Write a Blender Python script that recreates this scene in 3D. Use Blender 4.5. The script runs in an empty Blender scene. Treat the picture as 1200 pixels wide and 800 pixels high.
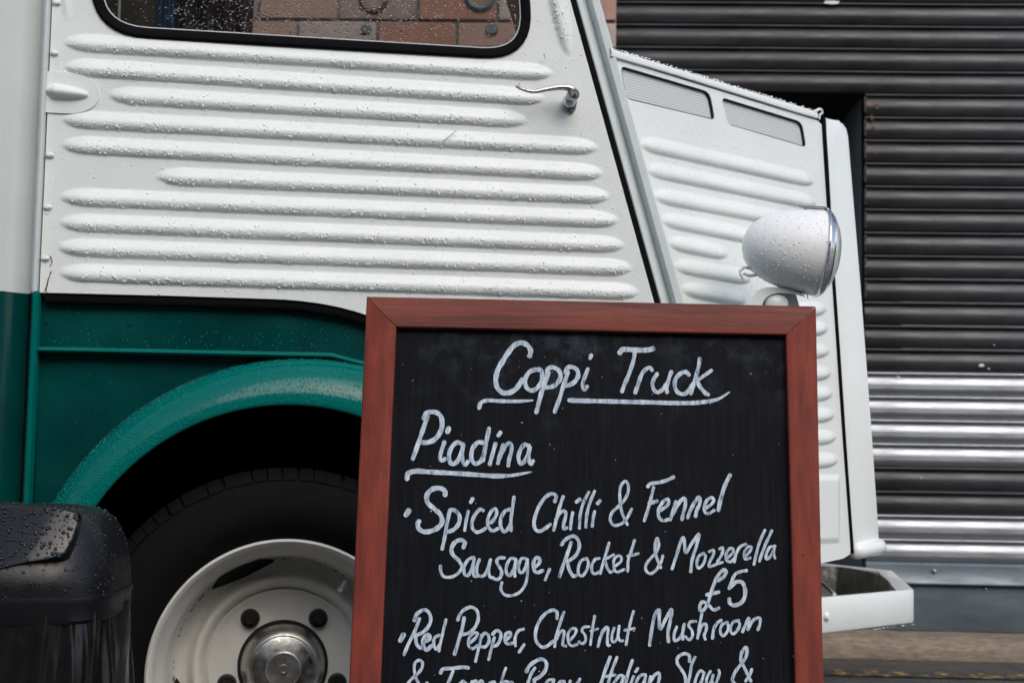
import bpy, bmesh, math, random
import numpy as np
from mathutils import Matrix, Vector
random.seed(7); rng = np.random.default_rng(7)
R = math.radians
scn = bpy.context.scene
col = scn.collection

# ------------------------------------------------------------------ camera
CAM_H = 0.633
FPX = 50 / 36 * 1200
cam_d = bpy.data.cameras.new('camera'); cam = bpy.data.objects.new('camera', cam_d); col.objects.link(cam)
CM = Matrix.Translation((0, 0, CAM_H)) @ Matrix.Rotation(R(90 + 4.56), 4, 'X') @ Matrix.Rotation(0.018, 4, 'Z')
cam.matrix_world = CM
cam_d.lens = 50; cam_d.sensor_width = 36; cam_d.clip_start = 0.05; cam_d.clip_end = 2000
cam_d.dof.use_dof = True; cam_d.dof.focus_distance = 1.82; cam_d.dof.aperture_fstop = 11
scn.camera = cam

# ------------------------------------------------------------------ world, sun, exposure
SUN_EL, SUN_AZ = 42, 155      # soft overcast light from high above, behind the photographer and to the right
w = bpy.data.worlds.new('World'); scn.world = w; w.use_nodes = True
nt = w.node_tree; bg = nt.nodes['Background']
sky = nt.nodes.new('ShaderNodeTexSky'); sky.sky_type = 'NISHITA'; sky.sun_disc = False
sky.sun_elevation = R(SUN_EL); sky.sun_rotation = R(SUN_AZ); sky.air_density = 1.0; sky.dust_density = 2.6; sky.ozone_density = 1.0
nt.links.new(sky.outputs[0], bg.inputs[0]); bg.inputs[1].default_value = 0.15
sd = bpy.data.lights.new('sun', 'SUN'); sun = bpy.data.objects.new('sun', sd); col.objects.link(sun)
sd.energy = .9; sd.angle = R(50); sd.color = (1, .99, .97)
_d = Vector((math.sin(R(SUN_AZ)) * math.cos(R(SUN_EL)), math.cos(R(SUN_AZ)) * math.cos(R(SUN_EL)), math.sin(R(SUN_EL))))
sun.rotation_euler = _d.to_track_quat('Z', 'Y').to_euler(); sun.location = (0, -3, 12)
vs = scn.view_settings; vs.view_transform = 'Standard'; vs.look = 'None'; vs.gamma = 1; vs.exposure = 0.36
scn.render.engine = 'CYCLES'
scn.cycles.max_bounces = 12; scn.cycles.transparent_max_bounces = 16

# ------------------------------------------------------------------ helpers
def inv(m): return m.inverted()
def hit(px, py, M, off=0.0):
    """the point, in frame M, where the line of sight of a photo pixel meets the plane y=off of that frame"""
    Mi = inv(M)
    o = Mi @ CM.translation
    d = Mi.to_3x3() @ (CM.to_3x3() @ Vector(((px - 600) / FPX, -(py - 400) / FPX, -1)))
    t = (off - o.y) / d.y
    p = o + d * t
    return Vector((p.x, off, p.z))
def at_depth(px, py, D):
    d = CM.to_3x3() @ Vector(((px - 600) / FPX, -(py - 400) / FPX, -1))
    return CM.translation + d * (D / d.y)

def props(o, label=None, cat=None, group=None, kind=None):
    if label: o['label'] = label
    if cat: o['category'] = cat
    if group: o['group'] = group
    if kind: o['kind'] = kind
    return o
def thing(name, M, label, cat, group=None):
    o = bpy.data.objects.new(name, None); col.objects.link(o); o.matrix_world = M; o.empty_display_size = .1
    return props(o, label, cat, group)
def mk(name, verts, faces, mat, parent=None, smooth=35, loc=None):
    me = bpy.data.meshes.new(name)
    if isinstance(verts, np.ndarray): verts = verts.tolist()
    if isinstance(faces, np.ndarray): faces = faces.tolist()
    me.from_pydata([tuple(v) for v in verts], [], faces); me.update()
    return mkm(name, me, mat, parent, smooth, loc)
def mkm(name, me, mat, parent=None, smooth=35, loc=None):
    if mat and not me.materials:
        for m in (mat if isinstance(mat, (list, tuple)) else [mat]): me.materials.append(m)
    if smooth:
        me.shade_smooth()
        if smooth < 180: me.set_sharp_from_angle(angle=R(smooth))
    o = bpy.data.objects.new(name, me); col.objects.link(o)
    if parent: o.parent = parent
    if loc is not None: o.location = loc
    return o
def mkb(name, bm, mat, parent=None, smooth=35, loc=None, recalc=True):
    if recalc: bmesh.ops.recalc_face_normals(bm, faces=bm.faces)
    me = bpy.data.meshes.new(name); bm.to_mesh(me); bm.free()
    return mkm(name, me, mat, parent, smooth, loc)

def box(bm, lo, hi, bev=0.0, seg=2, M=None):
    g = bmesh.ops.create_cube(bm, size=1)
    vsx = g['verts']
    for v in vsx:
        v.co = Vector([lo[i] + (hi[i] - lo[i]) * (v.co[i] + .5) for i in range(3)])
    if bev > 0:
        es = list({e for v in vsx for e in v.link_edges})
        r = bmesh.ops.bevel(bm, geom=es, offset=bev, segments=seg, affect='EDGES', profile=.5)
        vsx = list({v for f in r['faces'] for v in f.verts} | {v for v in vsx if v.is_valid})
    if M is not None:
        for v in vsx: v.co = M @ v.co
    return vsx

def prism(bm, poly, A, B, bev=0.0, seg=2):
    """poly: list of 3D points (planar), extruded by the vector from A to B"""
    d = Vector(B) - Vector(A)
    a = [bm.verts.new(Vector(p)) for p in poly]; b = [bm.verts.new(Vector(p) + d) for p in poly]
    fs = [bm.faces.new(a), bm.faces.new(b[::-1])]
    n = len(a)
    for i in range(n): fs.append(bm.faces.new((a[i], b[i], b[(i + 1) % n], a[(i + 1) % n])))
    if bev > 0:
        es = list({e for f in fs[:2] for e in f.edges})
        bmesh.ops.bevel(bm, geom=es, offset=bev, segments=seg, affect='EDGES', profile=.5)

def lathe(profile, seg=48, M=Matrix(), closed=False):
    """profile: (radius, along) pairs, turned about the local Z of M"""
    v, f = [], []
    n = len(profile)
    for i in range(seg):
        a = 2 * math.pi * i / seg
        for (r, h) in profile: v.append(M @ Vector((r * math.cos(a), r * math.sin(a), h)))
    for i in range(seg):
        j = (i + 1) % seg
        for k in range(n - 1):
            f.append((i * n + k, j * n + k, j * n + k + 1, i * n + k + 1))
    return v, f
def catmull(P, k=6, closed=False):
    P = [np.array(p, float) for p in P]
    if len(P) < 3 and not closed:
        return [P[0] + (P[-1] - P[0]) * t for t in np.linspace(0, 1, 5)]
    out = []
    n = len(P)
    rngi = range(n) if closed else range(n - 1)
    for i in rngi:
        p1, p2 = P[i], P[(i + 1) % n]
        p0 = P[i - 1] if (i > 0 or closed) else 2 * p1 - p2
        p3 = P[(i + 2) % n] if (i + 2 < n or closed) else 2 * p2 - p1
        for t in np.arange(k) / k:
            out.append(.5 * ((2 * p1) + (-p0 + p2) * t + (2 * p0 - 5 * p1 + 4 * p2 - p3) * t * t + (-p0 + 3 * p1 - 3 * p2 + p3) * t ** 3))
    if not closed: out.append(P[-1])
    return out
def tube(path, radii, seg=10, flat=None, cap=True):
    """swept tube; radii per point; flat=(sx,sy) squashes the section"""
    path = [Vector(p) for p in path]; n = len(path)
    v, f = [], []
    up = Vector((0, 0, 1)); last = None
    for i, p in enumerate(path):
        t = (path[min(i + 1, n - 1)] - path[max(i - 1, 0)]).normalized()
        if last is None:
            a = t.cross(up)
            if a.length < .1: a = t.cross(Vector((0, 1, 0)))
        else: a = last - t * last.dot(t)
        a.normalize(); last = a; b = t.cross(a)
        r = radii[i] if hasattr(radii, '__len__') else radii
        sx, sy = flat or (1, 1)
        for k in range(seg):
            an = 2 * math.pi * k / seg
            v.append(p + a * (math.cos(an) * r * sx) + b * (math.sin(an) * r * sy))
    for i in range(n - 1):
        for k in range(seg):
            f.append((i * seg + k, i * seg + (k + 1) % seg, (i + 1) * seg + (k + 1) % seg, (i + 1) * seg + k))
    if cap: f.append(tuple(range(seg))[::-1]); f.append(tuple(range((n - 1) * seg, n * seg)))
    return v, f
def join(*parts):
    V, F = [], []
    for v, f in parts:
        o = len(V); V += list(v); F += [tuple(i + o for i in q) for q in f]
    return V, F

def in_poly(P, poly):
    x, y = P[:, 0], P[:, 1]; r = np.zeros(len(P), bool); n = len(poly)
    for i in range(n):
        x1, y1 = poly[i]; x2, y2 = poly[(i + 1) % n]
        c = ((y1 > y) != (y2 > y))
        with np.errstate(divide='ignore', invalid='ignore'):
            xi = (x2 - x1) * (y - y1) / (y2 - y1 + 1e-30) + x1
        r ^= c & (x < xi)
    return r
def nearest(P, polys):
    best = np.full(len(P), 1e9); Q = P.copy()
    for poly in polys:
        n = len(poly)
        for i in range(n):
            a = np.array(poly[i]); b = np.array(poly[(i + 1) % n]); d = b - a
            t = np.clip(((P - a) @ d) / (d @ d + 1e-18), 0, 1)
            c = a + t[:, None] * d; dist = np.linalg.norm(P - c, axis=1)
            m = dist < best; best[m] = dist[m]; Q[m] = c[m]
    return Q
def relief(name, outline, holes, hfun, sx, sz, mat, parent, y0=0.0, flange=.012, smooth=50):
    """pressed sheet-metal panel in the x-z plane of its parent: hfun(x,z) is how far the metal stands out"""
    O = np.array(outline, float)
    x0, z0 = O.min(0) - 1e-4; x1, z1 = O.max(0) + 1e-4
    nx = max(2, int((x1 - x0) / sx)); nz = max(2, int((z1 - z0) / sz))
    X, Z = np.meshgrid(np.linspace(x0, x1, nx + 1), np.linspace(z0, z1, nz + 1))
    P = np.stack([X.ravel(), Z.ravel()], 1)
    i = np.arange(nz)[:, None] * (nx + 1) + np.arange(nx)[None]
    quads = np.stack([i, i + 1, i + nx + 2, i + nx + 1], -1).reshape(-1, 4)
    C = P[quads].mean(1)
    keep = in_poly(C, outline)
    for h in holes: keep &= ~in_poly(C, h)
    quads = quads[keep]
    cnt = {}
    for q in quads.tolist():
        for k in range(4):
            e = (q[k], q[(k + 1) % 4]); r = (e[1], e[0])
            if r in cnt: cnt.pop(r)
            else: cnt[e] = 1
    be = list(cnt.keys()); bv = np.unique(np.array(be))
    P[bv] = nearest(P[bv], [outline] + list(holes))
    used = np.unique(quads); remap = -np.ones(len(P), int); remap[used] = np.arange(len(used))
    P2 = P[used]; H = hfun(P2[:, 0], P2[:, 1])
    V = np.stack([P2[:, 0], y0 - H, P2[:, 1]], 1)
    F = remap[quads].tolist(); V = V.tolist()
    if flange:
        a = {}
        for (p, q) in be:
            for s in (p, q):
                if s not in a:
                    k = remap[s]; a[s] = len(V); V.append(V[k]); V.append([V[k][0], V[k][1] + flange, V[k][2]])
        for (p, q) in be: F.append((a[q], a[p], a[p] + 1, a[q] + 1))
    return mk(name, V, F, mat, parent, smooth)

def ribfield(ribs):
    """ribs: (x0,z0,x1,z1,halfwidth,height,endlength) -> vectorised height function"""
    def h(x, z):
        H = np.zeros_like(x)
        for (a0, b0, a1, b1, hw, ht, el) in ribs:
            dx, dz = a1 - a0, b1 - b0; L = math.hypot(dx, dz)
            t = ((x - a0) * dx + (z - b0) * dz) / L; s = (-(x - a0) * dz + (z - b0) * dx) / L
            e = np.minimum(t, L - t); e = np.clip(e / el, 0, 1)
            wv = hw * np.sqrt(np.clip(1 - (1 - e) ** 2.2, 1e-6, 1))
            s2 = s + .26 * wv
            up_ = s2 > 0
            d = np.clip(np.abs(s2) / np.where(up_, wv * 1.36, wv * .76), 0, 1)
            p = np.where(up_, (1 - d ** 2) ** 1.6, (1 - d ** 2.1) ** .85)
            p = p * (1 - (1 - np.clip(e * 1.25, 0, 1)) ** 2.4)
            wob = 1 + .05 * np.sin(t * 23 + b0 * 90) + .035 * np.sin(t * 61 + b0 * 170)
            H = np.maximum(H, np.where((t > 0) & (t < L), ht * p * wob, 0))
        return H + .00045 * np.sin(x * 9.1 + z * 4) * np.sin(z * 11.3 + x * 3)
    return h

def drops(name, P, N, rad, mat, parent, seg=6, flatk=.8, sag=1.12):
    """water beads: low domes standing on a surface, all joined in one mesh"""
    P = np.asarray(P, float); N = np.asarray(N, float); rad = np.asarray(rad, float); n = len(P)
    N /= np.linalg.norm(N, axis=1)[:, None]
    up = np.tile([0., 0., 1.], (n, 1)); up[np.abs(N[:, 2]) > .95] = [0, 1, 0]
    A = np.cross(up, N); A /= np.linalg.norm(A, axis=1)[:, None]; B = np.cross(N, A)
    rings = [(1.0, -.05), (.9, .5), (.55, .86)]
    vs_, k = [], np.arange(seg) * 2 * math.pi / seg
    for (rr, hh) in rings:
        ca, sa = np.cos(k) * rr, np.sin(k) * rr * sag
        vs_.append(P[:, None] + rad[:, None, None] * (A[:, None] * ca[None, :, None] + B[:, None] * sa[None, :, None] + N[:, None] * hh * flatk))
    vs_.append((P + N * (rad * flatk)[:, None])[:, None])
    V = np.concatenate(vs_, 1); m = V.shape[1]
    f = []
    for r in range(2):
        for j in range(seg): f.append((r * seg + j, r * seg + (j + 1) % seg, (r + 1) * seg + (j + 1) % seg, (r + 1) * seg + j))
    f4 = np.array(f); f3 = np.array([(2 * seg + j, 2 * seg + (j + 1) % seg, 3 * seg) for j in range(seg)])
    base = (np.arange(n) * m)[:, None, None]
    F4 = (f4[None] + base).reshape(-1, 4); F3 = (f3[None] + base).reshape(-1, 3)
    V = V.reshape(-1, 3)
    me = bpy.data.meshes.new(name); me.vertices.add(len(V)); me.vertices.foreach_set('co', V.ravel())
    loops = np.concatenate([F4.ravel(), F3.ravel()]); me.loops.add(len(loops)); me.loops.foreach_set('vertex_index', loops.astype(np.int32))
    starts = np.concatenate([np.arange(len(F4)) * 4, len(F4) * 4 + np.arange(len(F3)) * 3])
    me.polygons.add(len(starts)); me.polygons.foreach_set('loop_start', starts.astype(np.int32))
    me.update(calc_edges=True); me.validate()
    o = mkm(name, me, mat, parent, 180); o['kind'] = 'stuff'
    return o

# ------------------------------------------------------------------ materials
def mat(name, color, rough=.5, metal=0., spec=.5, coat=0., var=0., vscale=6., bump=0., bscale=200., rvar=0., mist=0., mscale=500., stretch=(1, 1, 1), color2=None, trans=0., ior=1.45, sheen=0., bdist=.002):
    m = bpy.data.materials.new(name); m.use_nodes = True; n = m.node_tree.nodes; l = m.node_tree.links
    b = n['Principled BSDF']; c4 = lambda c: (c[0], c[1], c[2], 1)
    b.inputs['Base Color'].default_value = c4(color); b.inputs['Roughness'].default_value = rough; b.inputs['Metallic'].default_value = metal
    b.inputs['Specular IOR Level'].default_value = spec; b.inputs['Coat Weight'].default_value = coat; b.inputs['Coat Roughness'].default_value = .06
    b.inputs['Transmission Weight'].default_value = trans; b.inputs['IOR'].default_value = ior
    tc = n.new('ShaderNodeTexCoord'); mp = n.new('ShaderNodeMapping'); mp.inputs['Scale'].default_value = stretch; l.new(tc.outputs['Object'], mp.inputs[0])
    def noise(sc, det=5, rgh=.6):
        t = n.new('ShaderNodeTexNoise'); t.inputs['Scale'].default_value = sc; t.inputs['Detail'].default_value = det; t.inputs['Roughness'].default_value = rgh; l.new(mp.outputs[0], t.inputs['Vector']); return t
    if var > 0 or color2:
        t = noise(vscale); r = n.new('ShaderNodeValToRGB'); r.color_ramp.elements[0].position = .35; r.color_ramp.elements[1].position = .68
        c2 = color2 or tuple(c * (1 - var) for c in color)
        r.color_ramp.elements[0].color = c4(c2); r.color_ramp.elements[1].color = c4(color)
        l.new(t.outputs['Fac'], r.inputs[0]); l.new(r.outputs[0], b.inputs['Base Color'])
    if rvar > 0:
        t = noise(vscale * 3.1); mr = n.new('ShaderNodeMapRange'); mr.inputs['From Min'].default_value = .3; mr.inputs['From Max'].default_value = .7
        mr.inputs['To Min'].default_value = max(.02, rough - rvar); mr.inputs['To Max'].default_value = rough + rvar; l.new(t.outputs['Fac'], mr.inputs[0]); l.new(mr.outputs[0], b.inputs['Roughness'])
    last = None
    if bump > 0:
        t = noise(bscale, 4); bp = n.new('ShaderNodeBump'); bp.inputs['Strength'].default_value = bump; bp.inputs['Distance'].default_value = bdist; l.new(t.outputs['Fac'], bp.inputs['Height']); last = bp
    if mist > 0:   # finest beads of drizzle, too small to model one by one
        v = n.new('ShaderNodeTexVoronoi'); v.inputs['Scale'].default_value = mscale; l.new(tc.outputs['Object'], v.inputs['Vector'])
        r = n.new('ShaderNodeMapRange'); r.inputs['From Min'].default_value = .18; r.inputs['From Max'].default_value = .42; r.inputs['To Min'].default_value = 1; r.inputs['To Max'].default_value = 0; r.interpolation_type = 'SMOOTHSTEP'
        l.new(v.outputs['Distance'], r.inputs[0]); bp = n.new('ShaderNodeBump'); bp.inputs['Strength'].default_value = mist; bp.inputs['Distance'].default_value = .0006; l.new(r.outputs[0], bp.inputs['Height'])
        if last: l.new(last.outputs[0], bp.inputs['Normal'])
        last = bp
    if last: l.new(last.outputs[0], b.inputs['Normal'])
    return m
M = {}
M['white'] = mat('white_paint', (.78, .83, .80), .3, spec=.4, coat=.15, var=.06, vscale=5, rvar=.08, mist=.35, mscale=520, bump=.04, bscale=60, bdist=.004)
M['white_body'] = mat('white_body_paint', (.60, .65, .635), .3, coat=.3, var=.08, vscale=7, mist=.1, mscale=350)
M['white_smooth'] = mat('white_paint_smooth', (.85, .89, .865), .24, coat=.35, var=.05, vscale=8, bump=.05, bscale=45, bdist=.004)
M['lamp_white'] = mat('lamp_white_paint', (.90, .92, .90), .38, spec=.4, var=.04, vscale=8)
M['pillar'] = mat('pillar_paint', (.66, .72, .71), .4, var=.08, vscale=30, mist=.35, mscale=420)
M['green'] = mat('green_paint', (.0003, .064, .056), .2, spec=.28, coat=0., var=.18, vscale=5, color2=(.0004, .034, .033), rvar=.06, bump=.06, bscale=14, bdist=.01)
M['green_wet_lit'] = mat('green_wet_lit_paint', (.0002, .140, .120), .05, spec=.27, coat=0., var=.1, vscale=6, mist=.08, mscale=420)  # same green, glossy with rain; base lightened to carry skylight on mudguard, ledge, post
M['green_dark'] = mat('green_shadow_paint', (.001, .030, .028), .3, coat=.3, var=.2, vscale=6)
M['seal'] = mat('black_rubber', (.004, .004, .005), .8, spec=.12, var=.3, vscale=40)
M['rubber'] = mat('tyre_rubber', (.0045, .0045, .005), .85, spec=.2, var=.4, vscale=25, bump=.3, bscale=90)
M['under'] = mat('underbody_black', (.006, .006, .006), .9, var=.4, vscale=10, bump=.3, bscale=60)
M['rim'] = mat('cream_wheel_paint', (.78, .77, .71), .38, coat=.2, var=.14, vscale=9, rvar=.08, bump=.1, bscale=50)
M['steel'] = mat('dull_steel', (.62, .61, .58), .38, metal=1., color2=(.34, .33, .30), vscale=24, rvar=.12, bump=.2, bscale=160)
M['nut'] = mat('oily_nut', (.035, .034, .033), .45, metal=.6, var=.4, vscale=90, bump=.4, bscale=300)
M['chrome'] = mat('chrome', (.72, .72, .74), .12, metal=1., rvar=.08, vscale=60, mist=.7, mscale=700)
M['chrome_dark'] = mat('aged_chrome', (.34, .33, .34), .2, metal=1., rvar=.1, vscale=60, mist=.5, mscale=600)
M['water'] = mat('water', (1, 1, 1), .0, trans=1., ior=1.33)
M['bead_green'] = mat('rain_beads_on_green', (.003, .27, .25), .06, trans=.35, ior=1.33, spec=.4)  # bright green tint stands in for paint lit through the drops
M['bead'] = mat('rain_beads_on_white', (.95, .97, .97), .04, trans=.10, ior=1.33, spec=.8)
M['plastic'] = mat('black_plastic', (.011, .012, .014), .36, spec=.4, var=.3, vscale=20, bump=.15, bscale=350, rvar=.08)
M['plastic_gloss'] = mat('glossy_black_plastic', (.012, .013, .015), .16, spec=.4, var=.2, vscale=20, rvar=.07)
M['bag'] = mat('black_bin_bag', (.007, .007, .0075), .24, spec=.4, rvar=.12, vscale=14, bump=.3, bscale=22, stretch=(1, 1, .45), bdist=.006)
M['slot'] = mat('slot_dark', (.008, .008, .009), .7)
M['lug'] = mat('rusty_brown', (.09, .045, .025), .8, color2=(.03, .024, .02), vscale=60, bump=.4, bscale=300)
M['rust'] = mat('rust', (.24, .085, .025), .8, color2=(.07, .03, .016), vscale=120, bump=.4, bscale=400)
M['yellow_glass'] = mat('lens_glass', (.80, .84, .82), .08, trans=.45, ior=1.45, bump=.5, bscale=120)
M['reflector'] = mat('reflector', (.75, .77, .76), .25, metal=1.)

def glass_pane(name, tint=(.93, .95, .94), ior=.10):
    m = bpy.data.materials.new(name); m.use_nodes = True; n = m.node_tree.nodes; l = m.node_tree.links; n.clear()
    out = n.new('ShaderNodeOutputMaterial'); tr = n.new('ShaderNodeBsdfTransparent'); gl = n.new('ShaderNodeBsdfGlossy'); mx = n.new('ShaderNodeMixShader'); fr = n.new('ShaderNodeFresnel')
    tr.inputs[0].default_value = (*tint, 1); gl.inputs['Roughness'].default_value = .03; n.remove(fr)
    mx.inputs[0].default_value = ior; l.new(tr.outputs[0], mx.inputs[1]); l.new(gl.outputs[0], mx.inputs[2]); l.new(mx.outputs[0], out.inputs[0])
    return m
M['glass'] = glass_pane('window_glass', (.78, .80, .79))
M['screen'] = glass_pane('windscreen_glass', ior=.04)

def wood_paint(name, base, dark, axis):
    s = (60, 60, 60); st = [1, 1, 1]; st[axis] = .06
    m = mat(name, base, .6, spec=.3, color2=dark, vscale=75, bump=.45, bscale=260, stretch=tuple(st), rvar=.12, bdist=.0015)
    return m
M['frame_h'] = wood_paint('red_painted_wood_rail', (.25, .060, .040), (.12, .040, .031), 0)
M['frame_v'] = wood_paint('red_painted_wood_stile', (.27, .051, .029), (.16, .032, .021), 2)

def board_mat():
    m = bpy.data.materials.new('blackboard'); m.use_nodes = True; n = m.node_tree.nodes; l = m.node_tree.links; b = n['Principled BSDF']
    tc = n.new('ShaderNodeTexCoord')
    mp = n.new('ShaderNodeMapping'); mp.inputs['Scale'].default_value = (1, 1, .05); l.new(tc.outputs['Object'], mp.inputs[0])
    g = n.new('ShaderNodeTexNoise'); g.inputs['Scale'].default_value = 260; g.inputs['Detail'].default_value = 4; l.new(mp.outputs[0], g.inputs['Vector'])
    gr = n.new('ShaderNodeValToRGB'); gr.color_ramp.elements[0].position = .42; gr.color_ramp.elements[0].color = (.0030, .0036, .0055, 1); gr.color_ramp.elements[1].position = .8; gr.color_ramp.elements[1].color = (.0070, .0095, .0150, 1); l.new(g.outputs['Fac'], gr.inputs[0])
    c = n.new('ShaderNodeTexNoise'); c.inputs['Scale'].default_value = 34; c.inputs['Detail'].default_value = 8; c.inputs['Roughness'].default_value = .7; l.new(tc.outputs['Object'], c.inputs['Vector'])
    c2 = n.new('ShaderNodeTexNoise'); c2.inputs['Scale'].default_value = 7; c2.inputs['Detail'].default_value = 2; l.new(tc.outputs['Object'], c2.inputs['Vector'])
    sep = n.new('ShaderNodeSeparateXYZ'); l.new(tc.outputs['Object'], sep.inputs[0])
    # rubbed-out chalk lies thicker along the top of the board
    mz = n.new('ShaderNodeMapRange'); mz.inputs['From Min'].default_value = -.17; mz.inputs['From Max'].default_value = -.06; mz.inputs['To Min'].default_value = .08; mz.inputs['To Max'].default_value = .75; l.new(sep.outputs['Z'], mz.inputs[0])
    r1 = n.new('ShaderNodeMapRange'); r1.inputs['From Min'].default_value = .48; r1.inputs['From Max'].default_value = .72; l.new(c.outputs['Fac'], r1.inputs[0])
    r2 = n.new('ShaderNodeMapRange'); r2.inputs['From Min'].default_value = .4; r2.inputs['From Max'].default_value = .62; l.new(c2.outputs['Fac'], r2.inputs[0])
    m1 = n.new('ShaderNodeMath'); m1.operation = 'MULTIPLY'; l.new(r1.outputs[0], m1.inputs[0]); l.new(mz.outputs[0], m1.inputs[1])
    m2 = n.new('ShaderNodeMath'); m2.operation = 'MULTIPLY'; l.new(m1.outputs[0], m2.inputs[0]); l.new(r2.outputs[0], m2.inputs[1])
    mx = n.new('ShaderNodeMixRGB'); mx.inputs[2].default_value = (.045, .060, .080, 1); l.new(m2.outputs[0], mx.inputs[0]); l.new(gr.outputs[0], mx.inputs[1]); l.new(mx.outputs[0], b.inputs['Base Color'])
    b.inputs['Roughness'].default_value = .62; b.inputs['Specular IOR Level'].default_value = .12
    bp = n.new('ShaderNodeBump'); bp.inputs['Strength'].default_value = .3; bp.inputs['Distance'].default_value = .0008; l.new(g.outputs['Fac'], bp.inputs['Height']); l.new(bp.outputs[0], b.inputs['Normal'])
    return m
M['board'] = board_mat()
def chalk_mat():
    m = mat('chalk_ink', (.56, .66, .75), .85, spec=.2, color2=(.38, .46, .55), vscale=210, bump=.3, bscale=500, stretch=(1, 1, .3))
    for nd in m.node_tree.nodes:
        if nd.type == 'VALTORGB':
            e = nd.color_ramp.elements.new(.31); e.color = (.10, .135, .18, 1); nd.color_ramp.elements[1].position = .41; nd.color_ramp.elements[2].position = .66; nd.color_ramp.elements[2].color = (.70, .79, .86, 1)
    n = m.node_tree.nodes; l = m.node_tree.links
    return m
M['chalk'] = chalk_mat()

def shutter_mat(name, c1, c2, metal, rough, rust=0.):
    m = mat(name, c1, rough, metal=metal, color2=c2, vscale=7, rvar=.16, bump=.3, bscale=40, stretch=(.45, 1, 1.6))
    return m
M['slat_dark'] = shutter_mat('dark_painted_slat', (.038, .042, .048), (.014, .013, .013), .0, .40)
M['slat_steel'] = shutter_mat('bare_galvanised_slat', (.37, .39, .41), (.30, .32, .34), .75, .43)
M['rail'] = shutter_mat('grey_bottom_rail', (.17, .21, .24), (.12, .15, .17), .3, .42)
M['kick'] = mat('blue_grey_panel', (.12, .16, .19), .5, color2=(.07, .095, .11), vscale=7, stretch=(.5, 1, 1.5), bump=.1, bscale=80)
M['stone'] = mat('worn_sandstone', (.30, .235, .165), .7, color2=(.15, .12, .09), vscale=42, stretch=(.6, 1, 3), bump=.6, bscale=120, bdist=.004)
M['recess'] = mat('dark_recess_wall', (.16, .175, .17), .7, var=.3, vscale=4)
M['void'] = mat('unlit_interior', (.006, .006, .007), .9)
M['mortar'] = mat('grey_mortar', (.20, .20, .19), .9, var=.2, vscale=30, bump=.5, bscale=200)
BR = [mat('brick_%s' % n, c, .65, color2=c2, vscale=30, bump=.5, bscale=150) for n, c, c2 in (
    ('salmon', (.42, .24, .18), (.33, .20, .155)), ('pale', (.46, .36, .31), (.34, .27, .24)), ('red', (.40, .18, .115), (.30, .14, .095)), ('dusky', (.33, .235, .20), (.25, .185, .165)))]
M['brown'] = mat('brown_trim', (.075, .058, .035), .7, var=.3, vscale=12, bump=.2, bscale=90)
M['maroon'] = mat('maroon_cloth', (.045, .014, .010), .85, var=.4, vscale=25, bump=.4, bscale=140)
M['blue'] = mat('blue_cloth', (.012, .055, .13), .8, var=.3, vscale=25, bump=.3, bscale=140)

def asphalt():
    m = mat('wet_asphalt', (.070, .068, .064), .35, color2=(.045, .044, .042), vscale=5, rvar=.2, bump=.7, bscale=260, bdist=.004)
    return m
M['asphalt'] = asphalt()
def worn_yellow():
    m = bpy.data.materials.new('worn_yellow_paint'); m.use_nodes = True; n = m.node_tree.nodes; l = m.node_tree.links; b = n['Principled BSDF']
    tc = n.new('ShaderNodeTexCoord'); t = n.new('ShaderNodeTexNoise'); t.inputs['Scale'].default_value = 22; t.inputs['Detail'].default_value = 8; t.inputs['Roughness'].default_value = .75; l.new(tc.outputs['Object'], t.inputs['Vector'])
    r = n.new('ShaderNodeValToRGB'); r.color_ramp.elements[0].position = .54; r.color_ramp.elements[0].color = (.035, .033, .03, 1); r.color_ramp.elements[1].position = .585; r.color_ramp.elements[1].color = (.50, .30, .03, 1)
    l.new(t.outputs['Fac'], r.inputs[0]); l.new(r.outputs[0], b.inputs['Base Color']); b.inputs['Roughness'].default_value = .5
    return m
M['yellow'] = worn_yellow()

# ------------------------------------------------------------------ frames of reference
S0 = at_depth(700, 700, 4.9)
SH = Matrix.Translation((0, 4.9, 0)) @ Matrix.Rotation(R(-2.2), 4, 'Z')     # shutter front: x along it, y into the building
VP = at_depth(340, 600, 2.12)
VAN = Matrix.Translation((VP.x, VP.y, 0)) @ Matrix.Rotation(R(10), 4, 'Z')   # van: x forward, y inward, door skin at y=0
def L(px, py, off=0.0): p = hit(px, py, VAN, off); return (p.x, p.z)
def L3(px, py, off=0.0): return hit(px, py, VAN, off)
pv = L3(716, 200)
HOODL = Matrix.Translation((pv.x, 0, 0)) @ Matrix.Rotation(R(32), 4, 'Z')    # bonnet side in the van's frame
HOOD = VAN @ HOODL
def Hh(px, py, off=0.0): p = hit(px, py, HOOD, off); return (p.x, p.z)
def H3(px, py, off=0.0): return hit(px, py, HOOD, off)
PXM = 2.12 / FPX     # metres per photo pixel near the door

# ------------------------------------------------------------------ the setting
def sheet(name, x0, x1, y0, y1, z, m, nx=1):
    return props(mk(name, [(x0, y0, z), (x1, y0, z), (x1, y1, z), (x0, y1, z)], [(0, 1, 2, 3)], m, None, 0), kind='structure')
sheet('road', -60, 60, -60, 60, 0, M['asphalt'])
SHP = props(bpy.data.objects.new('pavement', None), kind='structure'); SHP.matrix_world = SH; col.objects.link(SHP)
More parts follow.
